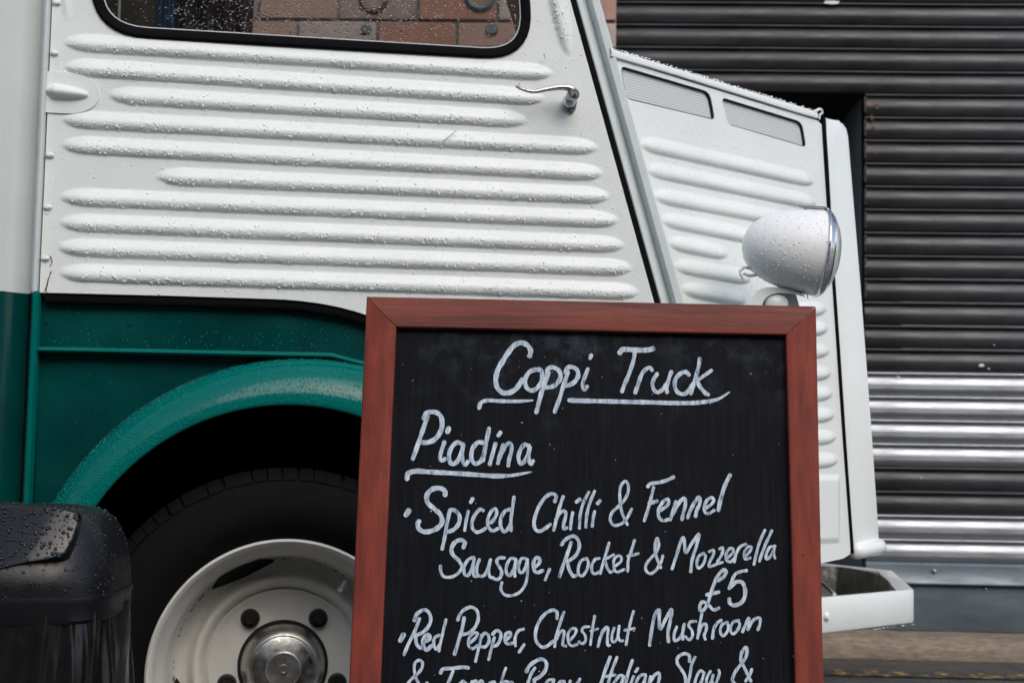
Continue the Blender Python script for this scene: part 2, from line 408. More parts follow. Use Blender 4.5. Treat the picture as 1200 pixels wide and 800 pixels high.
# worn stone threshold in front of the shutters, front edge rounded
def kerb():
    prof = [(-.21, 0), (-.21, .028), (-.200, .047), (-.175, .061), (-.14, .069), (.6, .074), (.6, -.05), (-.21, -.05)]
    xs = np.linspace(-5, 6, 121); V = []; F = []
    for x in xs:
        for (y, z) in prof:
            nz = .004 * math.sin(x * 7.3) + .003 * math.sin(x * 17.1 + 1)
            V.append((x, y + (nz if y < -.15 else 0), z + (nz * .6 if 0.03 < z < .09 else 0)))
    n = len(prof)
    for i in range(len(xs) - 1):
        for k in range(n): F.append((i * n + k, i * n + (k + 1) % n, (i + 1) * n + (k + 1) % n, (i + 1) * n + k))
    return V, F
V, F = kerb(); mk('kerb_stone', V, F, M['stone'], SHP, 40)
yl = mk('yellow_line', [(-5, -.60, .004), (6, -.60, .004), (6, -.50, .004), (-5, -.50, .004)], [(0, 1, 2, 3)], M['yellow'], None, 0); yl.matrix_world = SH; props(yl, kind='structure')

# ------------------------------------------------------------------ roller shutters
def spx(px, py, off=0.0): p = hit(px, py, SH, off); return p
PITCH = (spx(1050, 110).z - spx(1050, 658).z) / 20
ZT = spx(1050, 110).z
def slat_profile(bead=False):
    # (y out of the building is negative, z down from the slat's top); lip, groove, long convex face
    p = PITCH
    pts = [(.004, .000), (-.004, -.0008), (-.0085, -.003), (-.0095, -.006), (-.0080, -.0092), (-.003, -.0105), (.0035, -.0115), (.0035, -.0165)]
    for i in range(13):
        t = i / 12
        z = -.0175 - t * (p - .0190); y = .002 - .0155 * math.sin(math.pi * (.06 + .88 * t)) ** .8
        if bead and .66 < t < .8: y -= .002
        pts.append((y, z))
    pts.append((.004, -p + .0005))
    return pts
def slat_mesh(x0, x1, bead, m):
    pr = slat_profile(bead); n = len(pr); V = []; F = []
    xs = np.linspace(x0, x1, max(2, int((x1 - x0) / .12)))
    for i, x in enumerate(xs):
        dz = .0011 * math.sin(x * 3.1 + x0)
        for (y, z) in pr: V.append((x, y + .0012 * math.sin(x * 5), z + dz))
    for i in range(len(xs) - 1):
        for k in range(n - 1): F.append((i * n + k, i * n + k + 1, (i + 1) * n + k + 1, (i + 1) * n + k))
    me = bpy.data.meshes.new('slat'); me.from_pydata(V, [], F); me.update(); me.materials.append(m); me.shade_smooth(); me.set_sharp_from_angle(angle=R(60))
    return me
def slat(me, root, z, dx=0, dy=0):
    o = bpy.data.objects.new('slat', me); col.objects.link(o); o.parent = root; o.location = (dx, dy, z); return o
XL = spx(718, 60).x; XR = 4.6; XM = spx(1013, 150).x
up = thing('roller_shutter', SH.copy(), 'dark wide roller shutter pulled part way down above the white bonnet', 'shutter')
me_up = slat_mesh(XL, XR, False, M['slat_dark'])
for k in range(26): slat(me_up, up, ZT + (k + 1) * PITCH, random.uniform(-.002, .002), random.uniform(-.001, .001))
# paint splash on a slat
sp_ = spx(980, 2, -.018)
def blob(c, rx, rz, root, m, n=14, name='paint_spot'):
    v = [(c[0], c[1] - .0012, c[2])]; f = []
    for i in range(n):
        a = 2 * math.pi * i / n; r = random.uniform(.7, 1.15); v.append((c[0] + rx * r * math.cos(a), c[1], c[2] + rz * r * math.sin(a)))
    for i in range(n): f.append((0, 1 + i, 1 + (i + 1) % n))
    return mk(name, v, f, m, root, 180)
M['bead_dark'] = mat('rain_beads_on_black', (.03, .034, .04), .04, trans=.5, ior=1.33, spec=.9)
M['splash'] = mat('white_splash', (.7, .7, .7), .6)
for (px, py, rx, rz) in ((975, 3, .028, .007), ):
    p = spx(px, py, -.0165); blob(p, rx, rz, up, M['splash'])
lo = thing('roller_shutter', SH.copy(), 'dark roller shutter with bare silver slats near its foot, right of the van nose', 'shutter')
me_d = slat_mesh(XM, XR, False, M['slat_dark']); me_s = slat_mesh(XM, XR, True, M['slat_steel'])
for k in range(20):
    o = slat(me_s if k in (12, 13, 14, 15, 18, 19) else me_d, lo, ZT - k * PITCH, random.uniform(-.003, .003), random.uniform(-.001, .001))
    if k in (12, 13, 14, 15, 18, 19): o['label'] = 'bare galvanised silver slat'
for (px, py, r_) in ((1053, 441, .005), (1150, 428, .011), (1159, 432, .004), (1165, 404, .003), (1080, 560, .003)):
    blob(spx(px, py, -.0168), r_, r_ * .6, lo, M['splash'])
zb = ZT - 20 * PITCH; zk = spx(1100, 684).z
bm = bmesh.new(); prism(bm, [(XM, -.012, zb), (XM, -.020, zb - .008), (XM, -.022, zk + .012), (XM, -.028, zk + .004), (XM, -.026, zk), (XM, .02, zk), (XM, .02, zb)], (0, 0, 0), (XR - XM, 0, 0)); mkb('bottom_rail', bm, M['rail'], lo)
# grey board under the shutter
kp = thing('kick_panel', SH.copy(), 'blue grey panel standing below the shutter above the stone kerb', 'panel')
bm = bmesh.new(); box(bm, (XM - .35, -.008, .070), (XR, .02, zk - .002), .002); mkb('panel_face', bm, M['kick'], kp)
p = spx(1095, 669, -.024); bm = bmesh.new(); bmesh.ops.create_uvsphere(bm, u_segments=12, v_segments=8, radius=.007, matrix=Matrix.Translation(p)); mkb('rivet', bm, M['steel'], lo)
p = spx(1155, 690, -.009); bm = bmesh.new(); bmesh.ops.create_uvsphere(bm, u_segments=12, v_segments=8, radius=.005, matrix=Matrix.Translation(p)); mkb('rivet', bm, M['steel'], kp)
# rusty shutter end lugs
for k in range(9):
    c = Vector((XM + .001, -.012, ZT - k * PITCH - PITCH * .5)); bm = bmesh.new(); box(bm, (c.x - .004, c.y - .001, c.z - .030), (c.x + .0035, c.y + .010, c.z + .026), .001); mkb('end_lug', bm, M['lug'], lo)
for (px, py, r_) in ((1027, 124, .012), (1022, 138, .009), (1024, 150, .008), (1025, 179, .006)): blob(spx(px, py, -.0168), r_ * .7, r_, lo, M['rust'], name='rust_patch')
# dark opening between the two shutters
rc = thing('shop_doorway', SH.copy(), 'dark open doorway behind the van nose with a grey side wall', 'doorway')
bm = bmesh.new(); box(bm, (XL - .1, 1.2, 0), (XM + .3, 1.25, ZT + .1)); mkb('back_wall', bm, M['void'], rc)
x9 = spx(981, 150, .5).x
mk('side_wall', [(XM - .004, .03, .09), (XM - .004, .03, ZT - .005), (x9, .75, ZT - .005), (x9, .75, .09)], [(0, 1, 2, 3)], M['recess'], rc, 0)
bm = bmesh.new(); box(bm, (x9 - .02, .755, .09), (x9 + .3, .80, ZT + .05)); mkb('inner_wall', bm, M['recess'], rc)
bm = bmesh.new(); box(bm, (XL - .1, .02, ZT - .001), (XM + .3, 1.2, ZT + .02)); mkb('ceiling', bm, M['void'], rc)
for px in (931, 946): 
    a = spx(px, 112, .4); mk('rail_bar', *tube([(a.x - .02, .4, ZT - .3), (a.x + .02, .4, ZT - .005)], .006, 8), M['recess'], rc)

# ------------------------------------------------------------------ brick wall (seen through the cab windows and beside the shutter)
wallM = Matrix.Translation((0, 0, 0)) @ SH
bw = thing('brick_wall', wallM, 'salmon brick wall standing behind the van, left of the shutters', 'wall')
WX0 = -3.6; WY = -.30; WT = 3.6
bm = bmesh.new(); box(bm, (WX0, WY + .012, 0), (XL + .002, WY + .32, WT)); mkb('wall_core', bm, M['mortar'], bw, 0)
BL, BH, J = .255, .081, .010
def brick_mesh(l, m):
    bm = bmesh.new(); box(bm, (0, 0, 0), (l, .06, BH), .0035, 1); bmesh.ops.recalc_face_normals(bm, faces=bm.faces)
    for v in bm.verts: v.co += Vector((random.uniform(-.001, .001), random.uniform(-.0012, .0012), random.uniform(-.001, .001)))
    me = bpy.data.meshes.new('brick'); bm.to_mesh(me); bm.free(); me.materials.append(m); return me
bmesh_full = [brick_mesh(BL, b) for b in BR]; bmesh_half = [brick_mesh((BL - J) / 2, b) for b in BR]
zt = spx(450, 10, WY).z
stuff = {}
zj = spx(712, 26, WY).z + J / 2; row = 0; z = zj - int((zj - .1) / (BH + J)) * (BH + J); nb = 0; row = int((zj - .1) / (BH + J))
while z < WT - BH:
    xx = XL; first = True
    while xx > WX0 + .12:
        half = (row % 2 == 0 and first); l = (BL - J) / 2 if half else BL
        xx -= l; first = False
        k = random.choices(range(4), (5, 3, 3, 2))[0]
        near = (-1.75 < xx < 2) and abs(z - zt) < .42
        dy = random.uniform(-.0015, .0015)
        if near and nb < 300:
            o = bpy.data.objects.new('brick', (bmesh_half if half else bmesh_full)[k]); col.objects.link(o); o.parent = bw; o.location = (xx, WY + dy, z); nb += 1
        else: stuff.setdefault(k, []).append((xx, z, l, dy))
        xx -= J
    z += BH + J; row += 1
bm = bmesh.new(); mats = []
for k, lst in stuff.items():
    mi = len(mats); mats.append(BR[k])
    for (xx, z, l, dy) in lst:
        n0 = len(bm.faces); box(bm, (xx, WY + dy, z), (xx + l, WY + .05, z + BH)); bm.faces.ensure_lookup_table()
        for f in bm.faces[n0:]: f.material_index = mi
o = mkb('brickwork', bm, mats, bw, 0); o['kind'] = 'stuff'
# dark fixing plate and a ring seen on the bricks through the glass
for (px, py, r_) in ((429, 35, .018), (577, 35, .020)):
    p = spx(px, py, WY); mk('wall_fixing', *lathe([(0, .012), (r_ * .8, .012), (r_, .006), (r_, 0)], 20, Matrix.Translation((p.x, WY, p.z)) @ Matrix.Rotation(R(90), 4, 'X')), M['recess'], bw)
p = spx(563, -4, WY); mk('wall_ring', *lathe([(.028, .004), (.045, .010), (.055, 0)], 28, Matrix.Translation((p.x, WY - .003, p.z)) @ Matrix.Rotation(R(90), 4, 'X')), M['recess'], bw)
p = spx(438, 0, WY); mk('wall_ring', *lathe([(.034, .003), (.042, .008), (.050, 0)], 28, Matrix.Translation((p.x, WY - .003, p.z)) @ Matrix.Rotation(R(90), 4, 'X')), M['rust'], bw)

# ------------------------------------------------------------------ THE VAN
van = thing('food_van', VAN.copy(), 'white and green corrugated vintage van parked behind the menu board, wet with rain', 'van')

# door
ribs_px = [(76, 49, 646, 86), (76, 78, 637, 115), (128, 111, 617, 141), (73, 139, 700, 173), (73, 169, 706, 203), (184, 206, 714, 230), (71, 230, 724, 258), (70, 260, 731, 287), (68, 289, 740, 314), (70, 319, 748, 342)]
ribs = []
for (a, b, c, d) in ribs_px:
    (x0, z0), (x1, z1) = L(a, b), L(c, d); ribs.append((x0, z0, x1, z1, .0134, .0065, .045))
(x0, z0), (x1, z1) = L(640, -60), L(667, 66); ribs.append((x0, z0, x1, z1, .0125, .008, .09))
(x0, z0), (x1, z1) = L(70, -60), L(80, 27); ribs.append((x0, z0, x1, z1, .007, .003, .06))
for dy in (400, 432, 464, 496, 528):     # ribs go on below, behind the menu board
    (x0, z0), (x1, z1) = L(560 + (dy - 400) * .62, dy), L(770 + (dy - 400) * .27, dy + 4); ribs.append((x0, z0, x1, z1, .0134, .0065, .045))
rib_h = ribfield(ribs)
xl = L(52.6, 200)[0]
gl = lambda y: 668 + (y - 0) * (766 - 668) / 352.
bot = [(52, 343), (120, 344.5), (200, 346.5), (280, 349), (325, 350.5), (350, 352.2), (372, 355), (395, 359.2), (415, 364.4), (430, 369.2), (450, 377)]
arc = [(x, 745 - math.sqrt(max(0, 385 ** 2 - (x - 355) ** 2)) * .996 + 4) for x in (480, 510, 550, 590, 630, 660, 685)]
door_out = [(xl, L(54, 343)[1])] + [L(*p) for p in bot[1:] + arc] + [L(gl(572), 572), L(gl(352), 352), L(gl(0), 0)]
top = np.array(L(gl(0), 0)) + (np.array(L(gl(0), 0)) - np.array(L(gl(352), 352))) * 1.05
door_out += [tuple(top), (xl, top[1])]
# window opening: rounded quad
def rquad(c, rad, n=10):
    out = []; m = len(c)
    for i in range(m):
        p0, p1, p2 = np.array(c[i - 1]), np.array(c[i]), np.array(c[(i + 1) % m]); r = rad[i]
        a = p1 + (p0 - p1) / np.linalg.norm(p0 - p1) * r; b = p1 + (p2 - p1) / np.linalg.norm(p2 - p1) * r
        for t in np.linspace(0, 1, n): out.append(tuple((1 - t) ** 2 * a + 2 * t * (1 - t) * p1 + t * t * b))
    return out
wbl, wbr = L(98, 30), L(640, 76)
slope = (np.array(L(gl(0), 0)) - np.array(L(gl(352), 352))); slope /= slope[1]
zwt = wbl[1] + .46
wtr = np.array(L(643, 0)); wbrn = np.array((L(634, 66)[0], L(634, 66)[1]))
# measured: seal outer edge runs (105,0) (130,30) (165,41) ... (560,67) (600,55) (622,25) (627,0)
wbl = np.array(L(107, 41)); wbr = np.array(L(626, 71.5))
wbl[0] = L(106, 0)[0]; wbr[0] = L(627.5, 0)[0]
win = rquad([(wbl[0], zwt), (wbr[0] - .05, zwt), tuple(wbr), tuple(wbl)][::1], [.08, .08, .085, .085])
door = relief('door', door_out, [win], rib_h, .0035, .0016, M['white'], van, 0, .02)
# window seal and glass
def offset_loop(loop, d):
    P = np.array(loop); c = P.mean(0); n = len(P); out = []
    for i in range(n):
        t = P[(i + 1) % n] - P[i - 1]; t = t / (np.linalg.norm(t) + 1e-12); nn = np.array([-t[1], t[0]])
        if (P[i] - c) @ nn < 0: nn = -nn
        out.append(tuple(P[i] + nn * d))
    return out
def band(loop, prof, name, m, parent, smooth=40):
    """sweep a section (offset outward, y) round a closed loop in the x-z plane"""
    V, F = [], []; n = len(loop)
    loops = [offset_loop(loop, d) for d, _ in prof]
    for (lp, (_, y)) in zip(loops, prof):
        V += [(p[0], y, p[1]) for p in lp]
    for k in range(len(prof) - 1):
        for i in range(n): F.append((k * n + i, k * n + (i + 1) % n, (k + 1) * n + (i + 1) % n, (k + 1) * n + i))
    return mk(name, V, F, m, parent, smooth)
dw = [w_ for i, w_ in enumerate(win) if i == 0 or np.linalg.norm(np.array(w_) - np.array(win[i - 1])) > 1e-5]
band(dw, [(.0010, .004), (.0010, -.003), (-.002, -.0058), (-.0105, -.0058), (-.0145, -.003), (-.0155, .004), (-.0155, .012)], 'window_seal', M['seal'], door)
inn = offset_loop(dw, -.0145)
mk('window_glass', [(p[0], .006, p[1]) for p in inn], [tuple(range(len(inn)))], M['glass'], door, 0)
mk('window_bead', *join(tube([(p[0], -.0005, p[1]) for p in offset_loop(dw, -.0155)] + [(offset_loop(dw, -.0155)[0][0], -.0005, offset_loop(dw, -.0155)[0][1])], .0012, 6)), M['white_body'], door)

# hinge plate with teardrop bulge on the rear edge of the door
def hplate():
    hx0, hz0 = L(53, 108); hx1 = L(117, 108)[0]; rz = (L(53, 84)[1] - L(53, 132)[1]) / 2; Lx = hx1 - hx0
    o = [(hx0, hz0 - rz)]
    for t in np.linspace(-90, 90, 25):
        o.append((hx0 + Lx * .42 + Lx * .58 * math.cos(R(t)), hz0 + rz * math.sin(R(t))))
    o.append((hx0, hz0 + rz))
    bx0, bz = L(55, 107); bx1 = L(104, 111)[0]; bx0 = L(54.5, 107)[0]
    def h(x, z):
        t = np.clip((x - bx0) / (bx1 - bx0), 0, 1); w_ = .0115 * np.sqrt(np.clip(1 - t ** 2.6, 0, 1)) * np.sqrt(np.clip(t * 5, 0, 1))
        s = (z - (bz - t * .003)) / np.maximum(w_, 1e-5)
        return np.where((np.abs(s) < 1) & (x > bx0) & (x < bx1), .013 * (1 - np.clip(np.abs(s), 0, 1) ** 2) ** .8 * np.clip(w_ / .0115, 0, 1), 0)
    return relief('hinge', o, [], h, .0012, .0012, M['white'], door, -.0022, .004)
hplate()
for py in (3, 62, 182, 243, 303):
    c = L3(58, py, -.001); c.x = xl + .006
    v, f = lathe([(.0, .0040), (.0022, .0038), (.0038, .002), (.0044, 0)], 14, Matrix.Translation(c) @ Matrix.Scale(1.5, 4, (1, 0, 0)) @ Matrix.Rotation(R(90), 4, 'X')); mk('rivet', v, f, M['white'], door)
# rust runs at the bottom rear corner of the door
for pts in ([(59, 300), (61, 306), (59, 311)], [(60, 318), (57, 326), (53, 340)], [(56, 330), (54, 341)]):
    q = [L3(a, b, -.0008) for a, b in pts]; mk('rust_streak', *tube(catmull(q, 4), [.0012 + .0006 * math.sin(i * 1.7) for i in range(len(catmull(q, 4)))], 6, (1, .5)), M['rust'], door)
# scratches
for (a, b, c, d) in ((519, 166, 535, 153), (637, 63, 639, 69)):
    q = [L3(a, b, -.009), L3(c, d, -.009)]; mk('scratch', *tube(q, .0005, 5), M['chrome_dark'], door)

# door handle
hd = -.034
v1 = catmull([L3(605, 101, hd + .004), L3(613, 105, hd), L3(626, 107.5, hd - .002), L3(642, 104.5, hd - .002), L3(657, 102.5, hd), L3(668, 104, hd), L3(674, 109, hd)], 6)
n_ = len(v1); rr = [(.0031 + .0048 * (i / n_) ** 1.6) for i in range(n_)]
lever = tube(v1, rr, 10, (1, .8))
hub_c = L3(671, 112, hd)
MB = Matrix.Rotation(R(90), 4, 'X')
knob = lathe([(0, .012), (.0048, .012), (.0056, .0105), (.0066, .0112), (.0090, .0085), (.0098, .003), (.0094, -.006), (.0076, -.012), (.0070, -.034)], 24, Matrix.Translation(hub_c) @ MB)
hb = mk('door_handle', *join(lever, knob), M['chrome_dark'], door)
for (px, py, k_, r_, mm) in ((667.5, 119, -.014, .0088, 'chrome'),):
    c = L3(px, py, k_); mk('handle_collar', *lathe([(0, .004), (r_ * .8, .004), (r_ * 1.08, .001), (r_ * 1.15, -.006), (r_ * .95, -.009)], 24, Matrix.Translation(c) @ Matrix.Rotation(R(18), 4, 'X') @ MB), M[mm], hb)
c = L3(673.5, 112.5, hd - .0125); mk('key_slot', *lathe([(0, .0002), (.0026, .0002), (.0030, -.001)], 16, Matrix.Translation(c) @ MB), M['slot'], hb)
esc = [(660, 118), (663, 112), (669, 110), (675, 113), (676, 121), (674, 129), (670, 133.5), (666, 131), (662, 125)]
bm = bmesh.new(); prism(bm, [L3(a, b, -.001) for a, b in esc], (0, 0, 0), (0, -.004, 0), .001); mkb('escutcheon', bm, M['chrome_dark'], hb)

# seals round the door
def strip(name, px_pts, offs, wpx, thick, m, parent, bev=.0015):
    """flat bar following a polyline drawn on the door plane"""
    P = [np.array(L(*p)) for p in px_pts]; V, F = [], []; w_ = wpx * PXM / 2
    for i, p in enumerate(P):
        t = P[min(i + 1, len(P) - 1)] - P[max(i - 1, 0)]; t /= np.linalg.norm(t); n_ = np.array([-t[1], t[0]])
        for (s, y) in ((-1, offs + thick), (-1, offs + bev), (-.7, offs), (.7, offs), (1, offs + bev), (1, offs + thick)):
            q = p + n_ * w_ * s; V.append((q[0], y, q[1]))
    for i in range(len(P) - 1):
        for k in range(5): F.append((i * 6 + k, i * 6 + k + 1, (i + 1) * 6 + k + 1, (i + 1) * 6 + k))
        F.append((i * 6 + 5, i * 6, (i + 1) * 6, (i + 1) * 6 + 5))
    F.append((0, 1, 2, 3, 4, 5)); e = (len(P) - 1) * 6; F.append((e + 5, e + 4, e + 3, e + 2, e + 1, e))
    return mk(name, V, F, m, parent, 40)
db = bot + arc
dense = catmull([(a, b + 5.5) for a, b in db], 3)
strip('door_seal', [tuple(p) for p in dense], .004, 10.5, .02, M['seal'], van)
strip('door_seal', [(gl(-300) + 4, -300), (gl(0) + 4, 0), (gl(352) + 4, 352), (gl(572) + 4, 572)], .003, 9.5, .03, M['seal'], van)

# windscreen pillar: slanted channel and outer edge
def slanted(name, offs, m, y_=None):
    V, F = [], []
    for py in (-330, 0, 352, 600):
        sc = 1.0
        for (dx, y) in offs:
            b = L3(gl(py) + 8, py, 0); V.append((b.x + dx, y, b.z))
    n = len(offs)
    for i in range(3):
        for k in range(n - 1): F.append((i * n + k, i * n + k + 1, (i + 1) * n + k + 1, (i + 1) * n + k))
    return mk(name, V, F, m, van, 30)
slanted('windscreen_pillar', [(0, .03), (0, .0035), (.0015, .002), (.014, .010), (.020, .0125), (.0215, .000), (.024, -.003), (.035, -.0035), (.0375, -.001), (.0380, .060)], M['pillar'])

# rear body: white above, green below, groove and raised door post
zsplit = L(20, 342)[1]
def rear_profile():
    x42 = L(42, 200)[0]; x50 = L(50.5, 200)[0]; x25 = L(25, 200)[0]; x0 = L(2, 200)[0]
    return [(-3.6, -.012), (x0 - .10, -.012), (x0 - .03, -.011), (x0 + .012, -.003), (x25, .011), (x42 - .005, .021), (x42, .006), (x42 + .003, -.010), (x42 + .006, -.0125), (x50 - .003, -.0125), (x50, -.010), (x50 + .0005, .03)]
def wallstrip(name, pr, z0, z1, m, parent=van):
    V = []; F = []; n = len(pr)
    zs = [z0, z1]
    for z in zs: V += [(x, y, z) for x, y in pr]
    for k in range(n - 1): F.append((k, k + 1, n + k + 1, n + k))
    return mk(name, V, F, m, parent, 60)
rp = rear_profile()
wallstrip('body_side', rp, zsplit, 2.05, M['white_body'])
gp = [(x, y + .0006) for x, y in rp[:6]]
wallstrip('lower_body_side', gp, .28, zsplit, M['green'])
# green door post, leaning a little
V = []; 
for py in (342, 412, 600, 700):
    xr = 47 - (py - 342) * .045
    for (dx, y) in ((-10, .010), (-8.5, -.008), (-6, -.012), (-2, -.012), (0, -.009), (.5, .03)):
        q = L3(xr + dx, py, 0); V.append((q.x, y, q.z))
F = [(i * 6 + k, i * 6 + k + 1, (i + 1) * 6 + k + 1, (i + 1) * 6 + k) for i in range(3) for k in range(5)]
mk('door_post', V, F, M['green_wet_lit'], van, 50)

# green side panel with the wheel opening
CW = L3(335, 732); RW = (L3(335, 478).z - CW.z) * 1.015
CO = L3(355, 745); RO = L3(355, 419).z - CO.z
def circ(c, r, a0, a1, n): return [(c.x + r * math.cos(R(a)), c.z + r * math.sin(R(a))) for a in np.linspace(a0, a1, n)]
sp = [L(37, 620), L(46, 335)] + [L(a, b + 1) for a, b in db] + [L(gl(572) + 20, 585), L(gl(660) + 10, 640)]
hole = circ(CW, RW * 1.04, 180, 0, 50)
zbt = .16
sp2 = [(sp[0][0], zbt)] + sp + [(sp[-1][0], zbt), (hole[-1][0], zbt)] + hole[::-1] + [(hole[0][0], zbt)]
(lx0, lz0), (lx1, lz1) = L(40, 409), L(425, 417)
def dents(x, z): return .0015 * np.sin(x * 21 + z * 9) * np.sin(z * 26 + 1) + .0007 * np.sin(x * 55) * np.sin(z * 60)
panel = relief('side_panel', sp2, [], dents, .012, .012, M['green'], van, .020, .01)
# ledge
bm = bmesh.new(); xk = L(388, 415)[0]; z2 = lambda x: lz0 + (lz1 - lz0) * (x - lx0) / (lx1 - lx0) - max(0, x - xk) * .24
V = []; F = []
xs = np.linspace(lx0, lx1 + .03, 40)
for x in xs:
    for (y, dz) in ((.022, .006), (.008, .0045), (-.002, .002), (-.004, -.001), (-.002, -.0035), (.022, -.004)): V.append((x, y, z2(x) + dz))
for i in range(len(xs) - 1):
    for k in range(5): F.append((i * 6 + k, i * 6 + k + 1, (i + 1) * 6 + k + 1, (i + 1) * 6 + k))
mk('ledge', V, F, M['green_wet_lit'], van, 60)
for (px, py) in ((55, 378), (152, 380), (59, 419)):
    mk('rivet', *lathe([(0, .0018), (.003, .0016), (.0042, 0)], 14, Matrix.Translation(L3(px, py, .020)) @ MB), M['green'], van)

# fender: quarter-round section swept along the arch between two eccentric circles
FO = .055
def fender_pt(a, t):
    """a angle in deg, t 0 (body side) .. 1 (lip)"""
    ca, sa = math.cos(R(a)), math.sin(R(a))
    o = (CO.x + RO * ca, CO.z + RO * sa); i_ = (CW.x + RW * ca, CW.z + RW * sa)
    ph = t * math.pi / 2
    k = 1 - math.cos(ph) ** 1.0           # radial fraction from outer to inner
    y = .018 - (FO + .018) * math.sin(ph) ** .9
    return (o[0] + (i_[0] - o[0]) * k, y, o[1] + (i_[1] - o[1]) * k)
V, F = [], []; NA, NT = 120, 22
for ia in range(NA + 1):
    a = 196 - ia * (196 + 30) / NA
    for it in range(NT + 1): V.append(fender_pt(a, it / NT))
    p = fender_pt(a, 1); ca, sa = math.cos(R(a)), math.sin(R(a))
    V.append((p[0] - ca * .002, p[1] + .002, p[2] - sa * .002)); V.append((p[0] - ca * .002, p[1] + .012, p[2] - sa * .002)); V.append((p[0] + ca * .006, p[1] + .016, p[2] + sa * .006))
n = NT + 4
for i in range(NA):
    for k in range(n - 1): F.append((i * n + k, i * n + k + 1, (i + 1) * n + k + 1, (i + 1) * n + k))
fender = mk('mudguard', V, F, M['green_wet_lit'], van, 60)
# raised bead where the mudguard meets the side
v, f = tube([(lambda q: (q[0], q[1] - .0005, q[2]))(fender_pt(a, 0)) for a in np.linspace(196, -30, 100)], .0022, 6); mk('mudguard_bead', v, f, M['green'], van)
# arch liner
V, F = [], []
for a in np.linspace(200, -30, 60):
    c_, s_ = math.cos(R(a)), math.sin(R(a))
    for (y, r_) in ((.034, RW * 1.05), (.06, RW * 1.12), (.42, RW * 1.12), (.43, 0)): V.append((CW.x + c_ * r_, y, CW.z + s_ * r_))
F = [(i * 4 + k, i * 4 + k + 1, (i + 1) * 4 + k + 1, (i + 1) * 4 + k) for i in range(59) for k in range(3)]
mk('wheel_arch_liner', V, F, M['under'], van, 60)

# wheel
wc = L3(333, 792, .0)
ZC = wc.z
def prof_scale(lst, s): return [(r_ * s, h_) for r_, h_ in lst]
Rf = 154.6 * PXM
whM = Matrix.Translation((wc.x, .0, ZC)) @ MB      # local z -> toward the viewer
RT = ZC                                              # tyre stands on the ground
wheel = mk('wheel', *lathe([(Rf * .99, -.03), (Rf * 1.0, -.009), (Rf * 1.012, -.006), (Rf * 1.05, .004), (Rf * 1.14, .016), (Rf * 1.28, .018), (RT * .93, .006), (RT * .965, -.010), (RT * .985, -.022), (RT * .99, -.06), (RT, -.09), (RT * .99, -.13), (RT * .93, -.165), (Rf * 1.0, -.17)], 96, whM), M['rubber'], van, 40)
wheel['label'] = 'front wheel with black tyre and cream rim'
# tread blocks at the shoulder
V, F = [], []
for i in range(84):
    a = 2 * math.pi * (i + random.uniform(-.12, .12)) / 84; da = 2 * math.pi / 84 * .43
    b0 = len(V)
    for (rr_, h_) in ((RT * .945, .002), (RT * .975, -.006), (RT * 1.0, -.018), (RT * 1.004, -.055)):
        for s in (-1, 1): V.append(whM @ Vector((rr_ * math.cos(a + s * da), rr_ * math.sin(a + s * da), h_ + .0012)))
    for k in range(3): F.append((b0 + 2 * k, b0 + 2 * k + 1, b0 + 2 * k + 3, b0 + 2 * k + 2))
    F += [(b0, b0 + 2, b0 + 4, b0 + 6), (b0 + 7, b0 + 5, b0 + 3, b0 + 1)]
mk('tread_blocks', V, F, M['rubber'], wheel, 0)['kind'] = 'stuff'
DI = -.112
rimp = [(1.0, -.010), (1.018, -.004), (1.015, .003), (1.0, .005), (.975, .001), (.955, -.010), (.94, -.022), (.905, -.032), (.885, -.040), (.875, -.062), (.86, -.085), (.845, -.10), (.80, -.112), (.762, -.115), (.73, -.112), (.705, -.102), (.68, -.094), (.655, -.094), (.625, -.102), (.60, -.115), (.575, DI + .003), (.54, DI), (.30, DI)]
rim = mk('rim', *lathe([(r_ * Rf, h_) for r_, h_ in rimp], 128, whM), M['rim'], wheel, 60)
# slots between rim and disc
for ac in (115, 205, 295, 25):
    V, F = [], []; n_ = 22
    for i in range(n_ + 1):
        t = i / n_; a = R(ac - 19 + 38 * t); wv = .0125 * math.sin(math.pi * t) ** .8 + .0001
        rc_ = Rf * .812 + .001
        for s in (-1, 1):
            r_ = rc_ + s * wv; hh = np.interp(-r_ / Rf, [-.86, -.845, -.80, -.762, -.73], [-.085, -.10, -.112, -.115, -.112]) + .0012
            V.append(whM @ Vector((r_ * math.cos(a), r_ * math.sin(a), hh)))
    F = [(2 * i, 2 * i + 1, 2 * i + 3, 2 * i + 2) for i in range(n_)]
    mk('rim_slot', V, F, M['slot'], wheel, 180)
